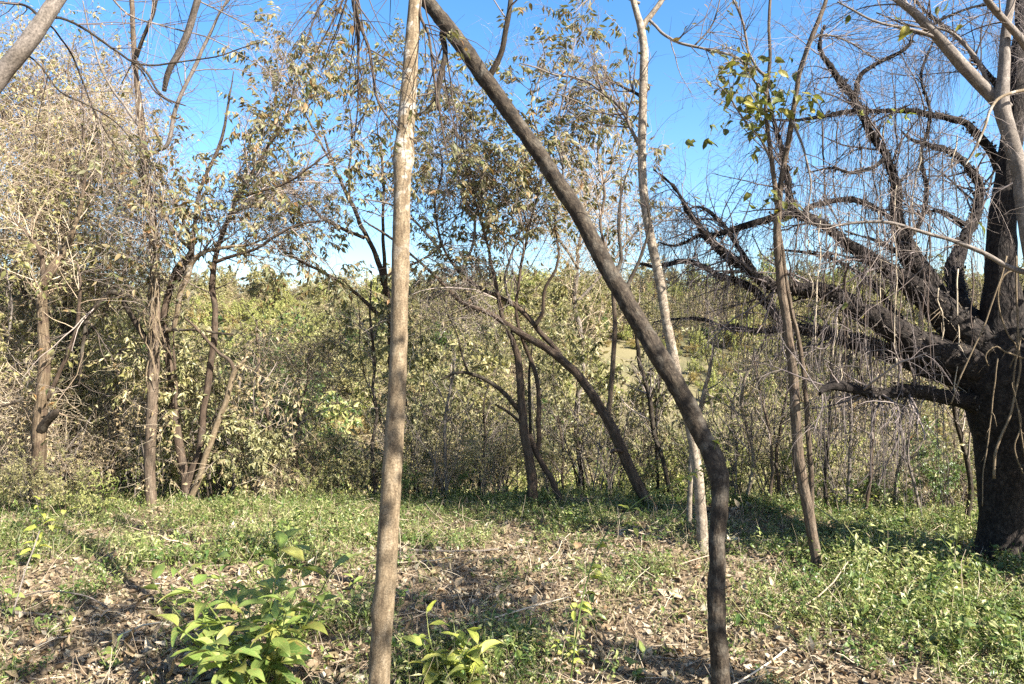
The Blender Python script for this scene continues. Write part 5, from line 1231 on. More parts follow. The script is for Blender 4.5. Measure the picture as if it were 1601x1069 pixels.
KIND = {
 'olive': [shrub_asset(101, 2.0, 1.0, 6, 46, 260, 2600, 0.062, 0.40, L_OLIVE, B_BROWN, T_MIX), shrub_asset(102, 2.4, 0.9, 5, 42, 240, 2400, 0.066, 0.38, L_OLIVE, B_GREY, T_TAN)],
 'grey': [shrub_asset(103, 2.1, 0.9, 5, 40, 240, 2600, 0.085, 0.36, L_GREY, B_DARK, T_DARK, 0.9), shrub_asset(104, 2.5, 0.8, 5, 44, 240, 2400, 0.09, 0.34, L_GREY, B_DARK, T_GREY, 0.9)],
 'tan': [shrub_asset(105, 2.0, 1.1, 8, 60, 420, 1100, 0.055, 0.42, L_TANDRY, B_TAN, T_TAN, 0.6, 0.16), shrub_asset(106, 2.4, 0.9, 7, 60, 400, 1000, 0.06, 0.42, L_TANDRY, B_GREY, T_TAN, 0.6, 0.16)],
 'yellow': [shrub_asset(107, 1.5, 1.2, 7, 44, 240, 2300, 0.055, 0.42, L_YELL, B_GREY, T_TAN), shrub_asset(108, 1.8, 1.0, 6, 44, 240, 2300, 0.06, 0.40, L_YELL, B_BROWN, T_MIX)],
 'green': [shrub_asset(109, 1.4, 1.2, 6, 42, 240, 2600, 0.06, 0.45, L_GREEN, B_BROWN, T_GREY), shrub_asset(110, 1.9, 1.0, 6, 42, 240, 2600, 0.065, 0.42, L_GREEN, B_BROWN, T_GREY)],
 'gold': [shrub_asset(111, 1.1, 1.2, 14, 70, 260, 1300, 0.08, 0.16, L_GOLD, T_TAN, T_TAN, 0.2)],
 'bare': [shrub_asset(112, 2.2, 0.9, 9, 64, 340, 200, 0.05, 0.42, L_OLIVE, B_GREY, T_TAN, 0.4, 0.15), shrub_asset(113, 1.8, 0.7, 11, 56, 260, 160, 0.05, 0.42, L_OLIVE, B_GREY, T_TAN, 0.4, 0.13)],
}
DESC = {'olive': 'olive-leaved dry shrub', 'grey': 'drooping grey-green shrub', 'tan': 'tan withered shrub', 'yellow': 'yellow-green leafy shrub', 'green': 'dark green leafy shrub', 'gold': 'golden dry grassy shrub', 'bare': 'nearly leafless thin-stemmed shrub'}
NAMES = {'olive': 'olive_shrub', 'grey': 'grey_leaf_shrub', 'tan': 'tan_twig_shrub', 'yellow': 'yellow_green_shrub', 'green': 'green_shrub', 'gold': 'dry_grass_shrub', 'bare': 'bare_stem_shrub'}
ZONES = [(-1e9, 150, 'by the peeling trunk at the left edge'), (150, 270, 'around the straight reddish trunk'), (270, 400, 'beside the clump of crooked stems'), (400, 560, 'left of the slender tan trunk'), (560, 690, 'behind the slender tan trunk'),
         (690, 800, 'under the bare arching branch'), (800, 920, 'around the dark forked stems'), (920, 1070, 'behind the curved brown trunk'), (1070, 1200, 'behind the crook of the leaning trunk'), (1200, 1320, 'behind the forked thin tree'), (1320, 1450, 'below the low stub limb'), (1450, 1e9, 'beside the old black trunk')]
rs = np.random.default_rng(77)
def place_shrub(kind, px, Y, sc, tall=None):
    x = (px - CX) / F * Y
    z = float(H(x, Y))
    st, cr = KIND[kind][rs.integers(len(KIND[kind]))]
    zone = next(z_[2] for z_ in ZONES if z_[0] <= px < z_[1])
    deep = 'downslope ' if Y > 10.6 else ''
    t = thing(NAMES[kind], f"{'low ' if sc < 0.55 else 'tall ' if sc > 1.15 else ''}{DESC[kind]} {deep}{'at the front ' if Y < 8.7 else ''}{zone}", 'shrub', (x, Y, z), 'thicket shrubs along the clearing edge')
    t.rotation_euler = (0, 0, rs.uniform(-0.9, 0.9)); t.scale = (sc, sc, sc * (tall or 1))
    link('stem', st, t); link('crown', cr, t)
# (kind, pixel x, depth, scale, stretch)
LAYOUT = []
for px in range(-120, 420, 62):
    LAYOUT.append((rs.choice(['olive', 'olive', 'tan', 'grey', 'bare']), px + rs.normal() * 20, rs.uniform(8.7, 9.6), rs.uniform(0.95, 1.3), 1.05))
for px in range(-140, 420, 95):
    LAYOUT.append((rs.choice(['olive', 'tan', 'grey', 'yellow']), px + rs.normal() * 25, rs.uniform(9.9, 10.6), rs.uniform(1.4, 1.8) * (1.0 if px < 170 else 0.72), 1.1))
for px in range(-160, 440, 85):
    LAYOUT.append((rs.choice(['olive', 'olive', 'grey', 'green']), px + rs.normal() * 25, rs.uniform(10.8, 12.5), rs.uniform(1.8, 2.3) * (1.0 if px < 170 else 0.72), 1.15))
for px in range(420, 1180, 56):
    LAYOUT.append((rs.choice(['olive', 'grey', 'grey', 'tan', 'bare', 'olive']), px + rs.normal() * 18, rs.uniform(8.8, 9.8), rs.uniform(0.45, 0.75), 1.0))
for px in range(420, 1200, 88):
    LAYOUT.append((rs.choice(['olive', 'grey', 'yellow', 'tan', 'green']), px + rs.normal() * 22, rs.uniform(10.8, 12.8), rs.uniform(0.55, 0.85), 1.0))
for px in range(1160, 1760, 52):
    LAYOUT.append((rs.choice(['bare', 'bare', 'tan', 'yellow', 'olive']), px + rs.normal() * 16, rs.uniform(8.0, 9.0), rs.uniform(0.6, 0.9), 1.0))
for px in range(1160, 1780, 70):
    LAYOUT.append((rs.choice(['yellow', 'tan', 'olive', 'bare']), px + rs.normal() * 20, rs.uniform(10.7, 12.4), rs.uniform(0.95, 1.25), 1.0))
for px in range(620, 1150, 62):
    LAYOUT.append(('bare', px + rs.normal() * 16, rs.uniform(8.2, 9.0), rs.uniform(0.6, 0.95), 1.05))
for px in range(1150, 1530, 55):
    LAYOUT.append(('bare', px + rs.normal() * 14, rs.uniform(7.6, 8.4), rs.uniform(0.6, 0.9), 1.05))
for px in (12, 48, 100, 140):
    LAYOUT.append((rs.choice(['olive', 'bare', 'yellow']), px, rs.uniform(7.0, 7.3), rs.uniform(0.28, 0.42), 1.1))
for px in range(-60, 420, 48):
    LAYOUT.append((rs.choice(['olive', 'tan', 'bare', 'yellow', 'grey']), px + rs.normal() * 14, rs.uniform(8.1, 8.6), rs.uniform(0.42, 0.75), 1.0))
for px in range(430, 1150, 72):
    LAYOUT.append((rs.choice(['olive', 'tan', 'bare', 'yellow', 'green']), px + rs.normal() * 18, rs.uniform(8.15, 8.6), rs.uniform(0.32, 0.52), 1.0))
LAYOUT += [('green', 445, 15.5, 1.75, 1.15), ('green', 500, 16.5, 1.5, 1.1), ('grey', 650, 9.3, 1.05, 1.1), ('grey', 985, 9.6, 1.15, 1.1), ('grey', 915, 9.4, 0.95, 1.0), ('green', 720, 8.6, 0.5, 0.8), ('gold', 760, 10.2, 1.1, 1), ('gold', 480, 11.5, 1.4, 1), ('gold', 430, 11.8, 1.2, 1), ('gold', 700, 9.8, 0.9, 1), ('green', 1390, 7.6, 0.42, 0.8), ('green', 1470, 7.5, 0.5, 1.2), ('green', 1340, 7.9, 0.4, 0.8)]
for l in LAYOUT:
    place_shrub(*l)

# ------------------------------------------------------------------ brush that covers the slope and the far side of the valley: one mass
def scatter(name, sources, pts, scl, rot, idx, label, kind='stuff'):
    """one object whose points each carry a plant; sources are meshes grouped per kind"""
    me = bpy.data.meshes.new(name)
    me.vertices.add(len(pts))
    me.vertices.foreach_set('co', np.asarray(pts, np.float32).ravel())
    for an, ty, val in (('scl', 'FLOAT_VECTOR', np.asarray(scl, np.float32)), ('rot', 'FLOAT_VECTOR', np.asarray(rot, np.float32)), ('idx', 'INT', np.asarray(idx, np.int32))):
        at = me.attributes.new(an, ty, 'POINT')
        at.data.foreach_set('vector' if ty == 'FLOAT_VECTOR' else 'value', val.ravel())
    o = link(name, me, None, kind=kind, label=label)
    ng = bpy.data.node_groups.new(name, 'GeometryNodeTree')
    ng.interface.new_socket('Geometry', in_out='INPUT', socket_type='NodeSocketGeometry')
    ng.interface.new_socket('Geometry', in_out='OUTPUT', socket_type='NodeSocketGeometry')
    N, L = ng.nodes, ng.links
    gi, go = N.new('NodeGroupInput'), N.new('NodeGroupOutput')
    join = N.new('GeometryNodeJoinGeometry')
    def attr(nm, ty):
        a = N.new('GeometryNodeInputNamedAttribute'); a.data_type = ty; a.inputs[0].default_value = nm
        return a.outputs[0]
    for k, src in enumerate(sources):
        oi = N.new('GeometryNodeObjectInfo'); oi.inputs[0].default_value = src; oi.inputs['As Instance'].default_value = True
        cmp_ = N.new('FunctionNodeCompare'); cmp_.data_type = 'INT'; cmp_.operation = 'EQUAL'
        L.new(attr('idx', 'INT'), cmp_.inputs[2]); cmp_.inputs[3].default_value = k
        ip = N.new('GeometryNodeInstanceOnPoints')
        L.new(gi.outputs[0], ip.inputs['Points']); L.new(cmp_.outputs[0], ip.inputs['Selection'])
        L.new(oi.outputs['Geometry'], ip.inputs['Instance'])
        er = N.new('FunctionNodeEulerToRotation'); L.new(attr('rot', 'FLOAT_VECTOR'), er.inputs[0])
        L.new(er.outputs[0], ip.inputs['Rotation']); L.new(attr('scl', 'FLOAT_VECTOR'), ip.inputs['Scale'])
        L.new(ip.outputs[0], join.inputs[0])
    L.new(join.outputs[0], go.inputs[0])
    md = o.modifiers.new('scatter', 'NODES'); md.node_group = ng
    return o

def brush(seed, h, nst, n1, n2, nleaf, leafL, aspect, lmat, tmat):
    st, cr = shrub_asset(seed, h, 1.1, nst, n1, n2, nleaf, leafL, aspect, lmat, B_BROWN, tmat, 0.4, 0.12, 0)
    out = []
    for me in (st, cr):
        out.append(bpy.data.objects.new(me.name, me))      # sources only: never linked into the scene
    # join both into one source mesh
    import bmesh
    bm = bmesh.new(); bm.from_mesh(cr); n0 = len(bm.faces); bm.from_mesh(st)
    bm.faces.ensure_lookup_table()
    for f in bm.faces[n0:]:
        f.material_index = 2
    me = bpy.data.meshes.new('brush'); bm.to_mesh(me); bm.free()
    for m in (lmat, tmat, B_BROWN):
        me.materials.append(m)
    return bpy.data.objects.new('brush_source', me)

SRC = [brush(201, 3.0, 5, 30, 130, 1500, 0.17, 0.5, L_OLIVE, T_TAN), brush(202, 3.4, 5, 30, 130, 1500, 0.18, 0.5, L_OLIVE, T_MIX), brush(203, 2.6, 7, 60, 420, 500, 0.13, 0.5, L_TANDRY, T_TAN), brush(204, 3.2, 7, 60, 420, 120, 0.12, 0.5, L_TANDRY, T_MIX),
       brush(205, 2.4, 5, 30, 130, 1500, 0.16, 0.5, L_YELL, T_TAN), brush(206, 3.0, 5, 30, 130, 1700, 0.17, 0.5, L_GREEN, T_GREY), brush(207, 1.2, 12, 50, 160, 900, 0.22, 0.2, L_GOLD, T_TAN), brush(208, 3.2, 5, 30, 130, 1500, 0.19, 0.42, L_GREY, T_GREY)]
PR = np.array([0.20, 0.17, 0.25, 0.19, 0.045, 0.015, 0.09, 0.04])
rb = np.random.default_rng(303)
pts, scl, idx = [], [], []
for (y0, y1, n, s0, s1) in ((12.6, 20, 170, 0.5, 0.8), (20, 36, 420, 0.7, 1.15), (30, 62, 2200, 0.3, 0.6), (36, 62, 1000, 0.8, 1.3), (62, 105, 2600, 0.35, 0.8), (62, 105, 1500, 0.8, 1.5), (105, 170, 1300, 1.0, 1.8)):
    y = np.sqrt(rb.uniform(y0 ** 2, y1 ** 2, n)); x = rb.uniform(-1, 1, n) * (0.80 * y + 4)
    gap = vnoise(np.stack([x * 0.11, y * 0.07, 0 * x + 4], -1))
    ok = gap > (-0.6 if y0 > 20 else -2)
    x, y, gap = x[ok], y[ok], gap[ok]
    s = rb.uniform(s0, s1, len(x)) * np.where(gap < -0.25, 0.6, 1.0) * np.where(rb.random(len(x)) < 0.06, 1.5, 1.0)
    k = rb.choice(8, len(x), p=PR / PR.sum())
    k = np.where(gap < -0.12, np.where(rb.random(len(x)) < 0.5, 6, 4), k)
    if y0 < 36:       # tall bushes on the left only, where the thicket hides the valley
        s = s * np.where(x / y < -0.30, 1.5, 0.9)
    pts.append(np.stack([x, y, H(x, y) - 0.05], 1)); idx.append(k)
    scl.append(np.stack([s, s, s * rb.uniform(0.75, 1.1, len(x))], 1))
pts, scl, idx = np.concatenate(pts), np.concatenate(scl), np.concatenate(idx)
rot = np.zeros_like(pts); rot[:, 2] = rb.uniform(-0.9, 0.9, len(pts))
scatter('valley_brush', SRC, pts, scl, rot, idx, 'dry brush covering the slope and the far side of the valley')

# ------------------------------------------------------------------ leaf litter, herbs and plants of the clearing
rl = np.random.default_rng(909)
def herb_density(x, y):
    px, py = topix(x, y, np.zeros_like(x))
    n1 = vnoise(np.stack([x * 1.1, y * 1.1, 0 * x + 7], -1)); n2 = vnoise(np.stack([x * 3.1, y * 3.1, 0 * x + 3], -1))
    d = 0.26 + 0.5 * n1 + 0.35 * n2
    d += 0.48 * np.clip((px - 1120) / 160, 0, 1)                                     # right-hand side: thick green
    d += 0.5 * np.clip((y - 6.6 + 0.12 * np.clip(x, 0, 4)) / 0.5, 0, 1)              # band at the edge
    d += 0.16 * np.clip((560 - px) / 120, 0, 1) * (y > 5.6) - 0.10 * np.clip((560 - px) / 120, 0, 1) * (y < 5.6)                           # left
    d += 0.45 * np.exp(-((px - 1010) / 90) ** 2 - ((y - 5.1) / 0.6) ** 2)
    d -= 0.30 * np.exp(-((px - 760) / 150) ** 2 - ((y - 5.2) / 1.1) ** 2)
    d -= 0.45 * np.exp(-((px - 130) / 170) ** 2 - ((y - 4.2) / 0.45) ** 2)
    d -= 0.7 * np.exp(-((px - 1430) / 120) ** 2 - ((y - 5.95) / 0.16) ** 2)           # bare strip by the old tree
    d -= 0.5 * np.exp(-((px - 1010) / 110) ** 2 - ((y - 6.4) / 0.22) ** 2)
    d -= 0.8 * np.exp(-((px - 405) / 95) ** 2 - ((y - 3.75) / 0.45) ** 2)                # under the broad-leaved bush
    n3 = vnoise(np.stack([x * 2.0, y * 2.0, 0 * x + 13], -1)); n4 = vnoise(np.stack([x * 5.5, y * 5.5, 0 * x + 17], -1))
    d = d + 0.30 * n3 + 0.28 * n4
    return np.clip(0.5 + (d - 0.55) * 1.4, 0.06, 1)

# litter: the leaves that show largest are objects of their own, the rest one part of the ground
n = 56000
y = rl.uniform(2.9, 9.0, n) ; x = rl.uniform(-1, 1, n) * (0.78 * y + 0.6)
keep = rl.random(n) > herb_density(x, y) * 0.45
x, y = x[keep], y[keep]; n = len(x)
L = rl.gamma(4.0, 0.0105, n).clip(0.015, 0.11)
az = rl.uniform(0, 6.283, n); tl = rl.normal(size=n) * 0.5
d = np.stack([np.cos(az) * np.cos(tl), np.sin(az) * np.cos(tl), np.sin(tl)], 1)
nr = norm(np.array([0, 0, 1.0]) + rl.normal(size=(n, 3)) * 0.6)
p = np.stack([x, y, H(x, y) + rl.uniform(0.002, 0.022, n)], 1)
a = Acc(); a.add(*leaf_quads(p, d, nr, L, L * rl.uniform(0.3, 0.7, n), rl.uniform(-0.3, 0.6, n), rl.uniform(-0.5, 0.6, n)))
# broken bits between them
m_ = 70000
yb = rl.uniform(2.9, 8.2, m_); xb = rl.uniform(-1, 1, m_) * (0.78 * yb + 0.4)
Lb = rl.gamma(3.0, 0.0042, m_).clip(0.004, 0.03)
ab = rl.uniform(0, 6.283, m_); tb = rl.normal(size=m_) * 0.5
a.add(*leaf_quads(np.stack([xb, yb, H(xb, yb) + rl.uniform(0.001, 0.012, m_)], 1), np.stack([np.cos(ab) * np.cos(tb), np.sin(ab) * np.cos(tb), np.sin(tb)], 1), norm(np.array([0, 0, 1.0]) + rl.normal(size=(m_, 3)) * 0.6), Lb, Lb * rl.uniform(0.3, 0.9, m_), 0.1, 0.1, 0))
link('leaf_litter', a.mesh('leaf_litter', L_LITTER, smooth=False, uv=False), ground, kind='stuff')
DRY = [leaf_mesh('dry', L_DRYBIG, 0.92, w, curl=c, fold=f, wave=wv, seed=20 + s, nu=4, nv=7) for s, (w, c, f, wv) in enumerate([(0.48, 0.5, 0.5, 0.12), (0.55, 0.8, 0.7, 0.1), (0.42, -0.5, 0.4, 0.12), (0.5, 1.1, 0.9, 0.08), (0.6, 0.25, 0.25, 0.14)])]
zones = [(130, 985, 150, 45, 120), (700, 985, 120, 60, 60), (820, 900, 120, 60, 50), (1180, 990, 60, 50, 25), (480, 850, 90, 30, 25)]
for (zx, zy, sx, sy, m_) in zones:
    for k in range(m_):
        px, py = zx + rl.normal() * sx, zy + rl.normal() * sy
        if py < 840 or py > 1080:
            continue
        Y = F * EYE / (py - CY); X = (px - CX) / F * Y
        o = bpy.data.objects.new('dry_leaf', DRY[rl.integers(5)]); COL.objects.link(o); o.parent = ground
        o.location = (X, Y, float(H(X, Y)) + rl.uniform(0.012, 0.035)); o.rotation_euler = (rl.normal() * 0.4, rl.normal() * 0.4, rl.uniform(0, 6.28)); s = rl.uniform(0.06, 0.135); o.scale = (s, s, s)

# dry stalks lying about
n = 2600
y = rl.uniform(3.0, 8.5, n); x = rl.uniform(-1, 1, n) * (0.78 * y + 0.4)
K = 4; az = rl.uniform(0, 6.283, n); ln = rl.gamma(3, 0.06, n)
dd = np.stack([np.cos(az), np.sin(az), np.abs(rl.normal(size=n)) * 0.22], 1)
pp = np.stack([x, y, H(x, y) + 0.012], 1)[:, None] + dd[:, None] * (np.linspace(0, 1, K)[None, :, None] * ln[:, None, None]) + rl.normal(size=(n, K, 3)) * 0.008
thick = np.where(rl.random(n) < 0.05, 2.8, 1.0); pp = pp[:, :1] + (pp - pp[:, :1]) * (1 + 0.5 * (thick > 1))[:, None, None]
a = Acc(); a.add(*tube(pp, np.full((n, K), 0.0017) * (thick * rl.uniform(0.6, 1.8, n))[:, None] * np.linspace(1, 0.55, K)[None], 4))
link('dry_stalks', a.mesh('dry_stalks', T_TAN, uv=False), ground, kind='stuff')

# standing dead stems and thin dry grass
n = 1500
y = rl.uniform(3.1, 8.4, n); x = rl.uniform(-1, 1, n) * (0.76 * y + 0.3)
K = 6; hh = rl.gamma(4, 0.045, n).clip(0.06, 0.6)
dd = norm(np.stack([rl.normal(size=n) * 0.4, rl.normal(size=n) * 0.4, np.ones(n)], 1))
pp = np.empty((n, K, 3)); pp[:, 0] = np.stack([x, y, H(x, y) - 0.01], 1)
for k in range(1, K):
    dd = norm(dd + rl.normal(size=(n, 3)) * 0.16 + [0, 0, -0.05]); pp[:, k] = pp[:, k - 1] + dd * (hh / (K - 1))[:, None]
a = Acc(); a.add(*tube(pp, (rl.uniform(0.0008, 0.0024, n)[:, None] * np.linspace(1, 0.5, K)[None]), 3))
link('dead_stems', a.mesh('dead_stems', T_TAN, uv=False), ground, kind='stuff')

# herbs: several clump forms
def herb(seed, nst, h, nl, leaf, asp, mat, spread=0.06):
    r = np.random.default_rng(seed)
    K = 5
    st = np.empty((nst, K, 3)); st[:, 0] = r.normal(size=(nst, 3)) * [spread, spread, 0]
    d = norm(np.stack([r.normal(size=nst) * 0.5, r.normal(size=nst) * 0.5, np.ones(nst)], 1))
    hh = h * r.uniform(0.5, 1.2, nst)
    for k in range(1, K):
        d = norm(d + r.normal(size=(nst, 3)) * 0.15 + [0, 0, -0.03])
        st[:, k] = st[:, k - 1] + d * (hh / (K - 1))[:, None]
    st[:, 0, 2] -= 0.03
    R = np.full((nst, K), 0.0013)
    b = Acc(); b.add(*tube(st, R, 3), mat=1)
    i, p, dd, rr, t = sample(r, st, R, nl, 0.25, 1.0)
    dv = norm(rotdir(r, dd, 45, 90) + [0, 0, 0.1])
    l = leaf * r.uniform(0.6, 1.3, nl)
    b.add(*leaf_quads(p, dv, norm(np.array([0, 0, 1.0]) + r.normal(size=(nl, 3)) * 0.4), l, l * asp * r.uniform(0.8, 1.2, nl), 0.12, 0.25))
    me = b.mesh('herb', [mat, L_HERB], smooth=False, uv=False)
    return bpy.data.objects.new('herb_source', me)
HS = [herb(1, 6, 0.11, 40, 0.025, 0.5, L_HERB), herb(2, 5, 0.08, 34, 0.020, 0.55, L_HERB), herb(3, 5, 0.15, 36, 0.031, 0.42, L_HERB), herb(4, 6, 0.15, 40, 0.040, 0.5, L_GREEN), herb(5, 5, 0.12, 34, 0.024, 0.5, L_HERBDRY), herb(6, 4, 0.24, 34, 0.036, 0.4, L_HERBDRY), herb(7, 9, 0.17, 26, 0.07, 0.12, L_HERBDRY), herb(8, 6, 0.15, 42, 0.024, 0.5, L_HERB), herb(9, 8, 0.2, 14, 0.035, 0.3, L_TANDRY), herb(10, 4, 0.36, 44, 0.042, 0.45, L_HERB), herb(11, 3, 0.36, 34, 0.04, 0.4, L_HERBDRY), herb(12, 3, 0.12, 14, 0.06, 0.5, L_HERB)]
n = 27000
y = np.sqrt(rl.uniform(2.7 ** 2, 10.2 ** 2, n)); x = rl.uniform(-1, 1, n) * (0.78 * y + 0.5)
dn = herb_density(x, y)
keep = rl.random(n) < dn * np.where(y > 8.4, 0.8, 1.0)
for bx, by in ((-0.63, 3.4), (0.97, 3.4)):
    keep &= ((x - bx) / 0.22) ** 2 + ((y - by + 0.25) / 0.5) ** 2 > 1
x, y, dn = x[keep], y[keep], dn[keep]
s = rl.uniform(0.55, 1.3, len(x)) * (0.75 + 0.5 * dn) * (1 + 0.35 * vnoise(np.stack([x * 1.7, y * 1.7, 0 * x + 21], -1))) * np.interp(y, [3.2, 3.8, 5.6, 7.0], [0.6, 0.88, 0.88, 0.6])
px, _ = topix(x, y, 0 * x)
k = rl.choice(9, len(x), p=[0.18, 0.15, 0.11, 0.12, 0.12, 0.05, 0.08, 0.11, 0.08])
k = np.where((rl.random(len(x)) < 0.10) & (px < 560), 8, k)
k = np.where(rl.random(len(x)) < 0.018, 9, k); k = np.where(rl.random(len(x)) < 0.010, 10, k); k = np.where(rl.random(len(x)) < 0.012, 11, k)
k = np.where((rl.random(len(x)) < 0.35) & (px > 1100) & (y < 5.2), 4, k)
pts = np.stack([x, y, H(x, y)], 1)
rot = rl.normal(size=pts.shape) * 0.12; rot[:, 2] = rl.uniform(0, 6.28, len(x))
scatter('ground_cover', HS, pts, np.stack([s, s, s], 1), rot, k, 'low green herbs spread over the clearing floor')

# ------------------------------------------------------------------ plants one can tell apart
def broad_plant(name, label, px, py, h, n, leafL, mat, wid=0.42, seed=0, spread=0.5, nst=4, group=None, up=0.25, lean=(0, 0), Y=None, curl=0.35):
    r = np.random.default_rng(seed)
    Y = Y or F * EYE / (py - CY)
    X = (px - CX) / F * Y
    base = np.array((X, Y, float(H(X, Y))))
    t = thing(name, label, 'plant', base, group)
    var = [leaf_mesh('broad%d' % int(wid * 100), mat, 0.88, wid * k, curl=curl * c, fold=f, wave=0.05, seed=40 + s) for s, (k, c, f) in enumerate([(1, 1, 0.25), (0.9, 1.5, 0.4), (1.1, 0.7, 0.18), (0.95, 1.2, 0.5)])]
    K = 8
    st = np.empty((nst, K, 3)); st[:, 0] = base + r.normal(size=(nst, 3)) * [0.03, 0.03, 0] - [0, 0, 0.04]
    az = np.linspace(0, 6.283, nst, endpoint=False) + r.uniform(0, 1)
    sp = r.uniform(0.3, 1.0, nst) * spread
    d = norm(np.stack([np.cos(az) * sp + lean[0], np.sin(az) * sp + lean[1], np.ones(nst)], 1))
    hh = h * r.uniform(0.55, 1.05, nst)
    for k in range(1, K):
        d = norm(d + r.normal(size=(nst, 3)) * 0.08)
        st[:, k] = st[:, k - 1] + d * (hh / (K - 1))[:, None]
    R = np.linspace(0.0045, 0.0018, K)[None] * np.ones((nst, 1)) * (leafL / 0.15) ** 0.5
    a = Acc(); a.add(*tube(st, R, 6))
    link('stem', a.mesh('stem', B_TAN if mat in (L_DRYBIG,) else L_HERB, base, uv=False), t)
    for k in range(n):
        j = k % nst
        f = 0.22 + 0.78 * ((k // nst + 0.5) / math.ceil(n / nst))
        kk = f * (K - 1); q = min(int(kk), K - 2)
        p = st[j, q] * (1 - kk + q) + st[j, q + 1] * (kk - q)
        a_ = k * 2.4 + r.normal() * 0.5
        d = np.array([math.cos(a_), math.sin(a_), up + (f > 0.85) * 0.5 + r.normal() * 0.2])
        add_leaf(t, base, var[r.integers(4)], p, d, norm(np.array([0, 0, 1.0]) + r.normal(size=3) * 0.25), leafL * r.uniform(0.65, 1.2) * (1.05 - 0.35 * f))
    return t

broad_plant('broad_leaf_bush', 'lush bush of large pointed lime-green leaves in front, left of the slender tan trunk', 405, 1075, 0.86, 180, 0.215, L_BUSH, 0.44, 1, 0.85, 15)
broad_plant('broad_leaf_plant', 'tuft of upright pointed leaves at the right flank of the lush lime-green bush', 470, 995, 0.34, 22, 0.17, L_BUSH, 0.36, 2, 0.5, 4, up=0.7)
broad_plant('broad_leaf_plant', 'leafy plant at the left flank of the lush lime-green bush', 335, 1010, 0.42, 20, 0.13, L_BUSH, 0.5, 3, 0.7, 5)
broad_plant('yellow_green_plant', 'bright yellow-green seedling with wavy leaves at the foot of the slender tan trunk', 705, 1075, 0.40, 34, 0.19, L_LIME, 0.42, 4, 0.8, 6, up=0.5)
broad_plant('yellow_green_plant', 'small yellow-green plant below the tall bent seedling', 890, 1050, 0.20, 12, 0.09, L_LIME, 0.5, 5, 0.7, 3)
broad_plant('small_green_plant', 'small three-tiered green plant close left of the slender tan trunk', 556, 925, 0.26, 10, 0.12, L_BUSH, 0.35, 6, 0.3, 2)
broad_plant('small_green_plant', 'young plant with narrow upright leaves above the lush bush', 415, 905, 0.30, 9, 0.16, L_BUSH, 0.26, 7, 0.3, 2, up=0.9)
broad_plant('small_green_plant', 'young plant with dark green leaves close right of the bent seedling', 940, 990, 0.26, 12, 0.11, L_GREEN, 0.42, 8, 0.6, 3, Y=4.5)
broad_plant('tall_pale_plant', 'tall plant with pale soft leaves at the left edge of the clearing', 38, 900, 0.75, 18, 0.14, L_LIME, 0.5, 9, 0.25, 2, lean=(0.25, 0))
broad_plant('tall_pale_plant', 'second pale leaved plant by the left edge, lower than the tall one', 15, 965, 0.45, 14, 0.12, L_BUSH, 0.5, 10, 0.5, 3)
broad_plant('small_green_plant', 'bright leafed plant in front of the gap between the two left trunks', 168, 800, 0.55, 18, 0.13, L_BUSH, 0.5, 11, 0.4, 3)
broad_plant('small_green_plant', 'plant with a pale upturned leaf in the green cover near the old black tree', 1478, 935, 0.24, 9, 0.13, L_BUSH, 0.5, 12, 0.6, 2, up=0.6)
broad_plant('small_green_plant', 'low leafy plant at the foot of the old black trunk', 1530, 905, 0.22, 14, 0.08, L_BUSH, 0.5, 13, 0.7, 4)
broad_plant('yellowing_plant', 'little plant with two yellow leaves on the litter left of the lush bush', 240, 935, 0.20, 5, 0.10, L_LIME, 0.4, 14, 0.4, 1)
broad_plant('small_green_plant', 'light green plant at the lower left, below the strewn dry leaves', 175, 1040, 0.22, 7, 0.12, L_BUSH, 0.42, 15, 0.4, 2)
broad_plant('small_green_plant', 'plant with large drooping leaves at the bottom edge left of the leaning trunk', 995, 1075, 0.22, 8, 0.12, L_BUSH, 0.45, 16, 0.7, 2)
broad_plant('small_green_plant', 'bushy light green plant by the bottom edge below the lush bush', 285, 1085, 0.18, 16, 0.075, L_LIME, 0.5, 17, 0.9, 4)
broad_plant('small_green_plant', 'fresh green plant in the thicket foot below the stub limb', 1330, 800, 0.55, 26, 0.07, L_LIME, 0.45, 18, 0.4, 4)

# tall bent seedling with pairs of yellow leaves
tt = [(890, 1085, 4.2), (898, 1020, 4), (908, 950, 3.6), (922, 895, 3.3), (938, 850, 3), (958, 820, 2.8), (985, 793, 2.6), (1015, 773, 2.4), (1050, 757, 2.2), (1080, 742, 2), (1102, 730, 1.6), (1118, 700, 1.4), (1122, 660, 1.2), (1116, 630, 1)]
pts, rad = stem(tt, [3.6, 3.75, 3.5], True)
rad = rad * 0.7
sd = thing('bent_seedling', 'tall thin seedling bending to the leaning trunk, set with small yellow leaves', 'plant', pts[0] * [1, 1, 0])
a = Acc(); p, r = stem_mesh(a, pts, rad, sides=7, step=0.03, wander=0.004)
link('stem', a.mesh('stem', L_GREEN, pts[0] * [1, 1, 0], uv=False), sd)
lm = [leaf_mesh('seedling', L_LIME, 0.88, w, curl=c, fold=f, wave=0.05, seed=60 + s, nu=4, nv=6) for s, (w, c, f) in enumerate([(0.5, 0.4, 0.3), (0.6, 0.2, 0.2), (0.5, 0.6, 0.5)])]
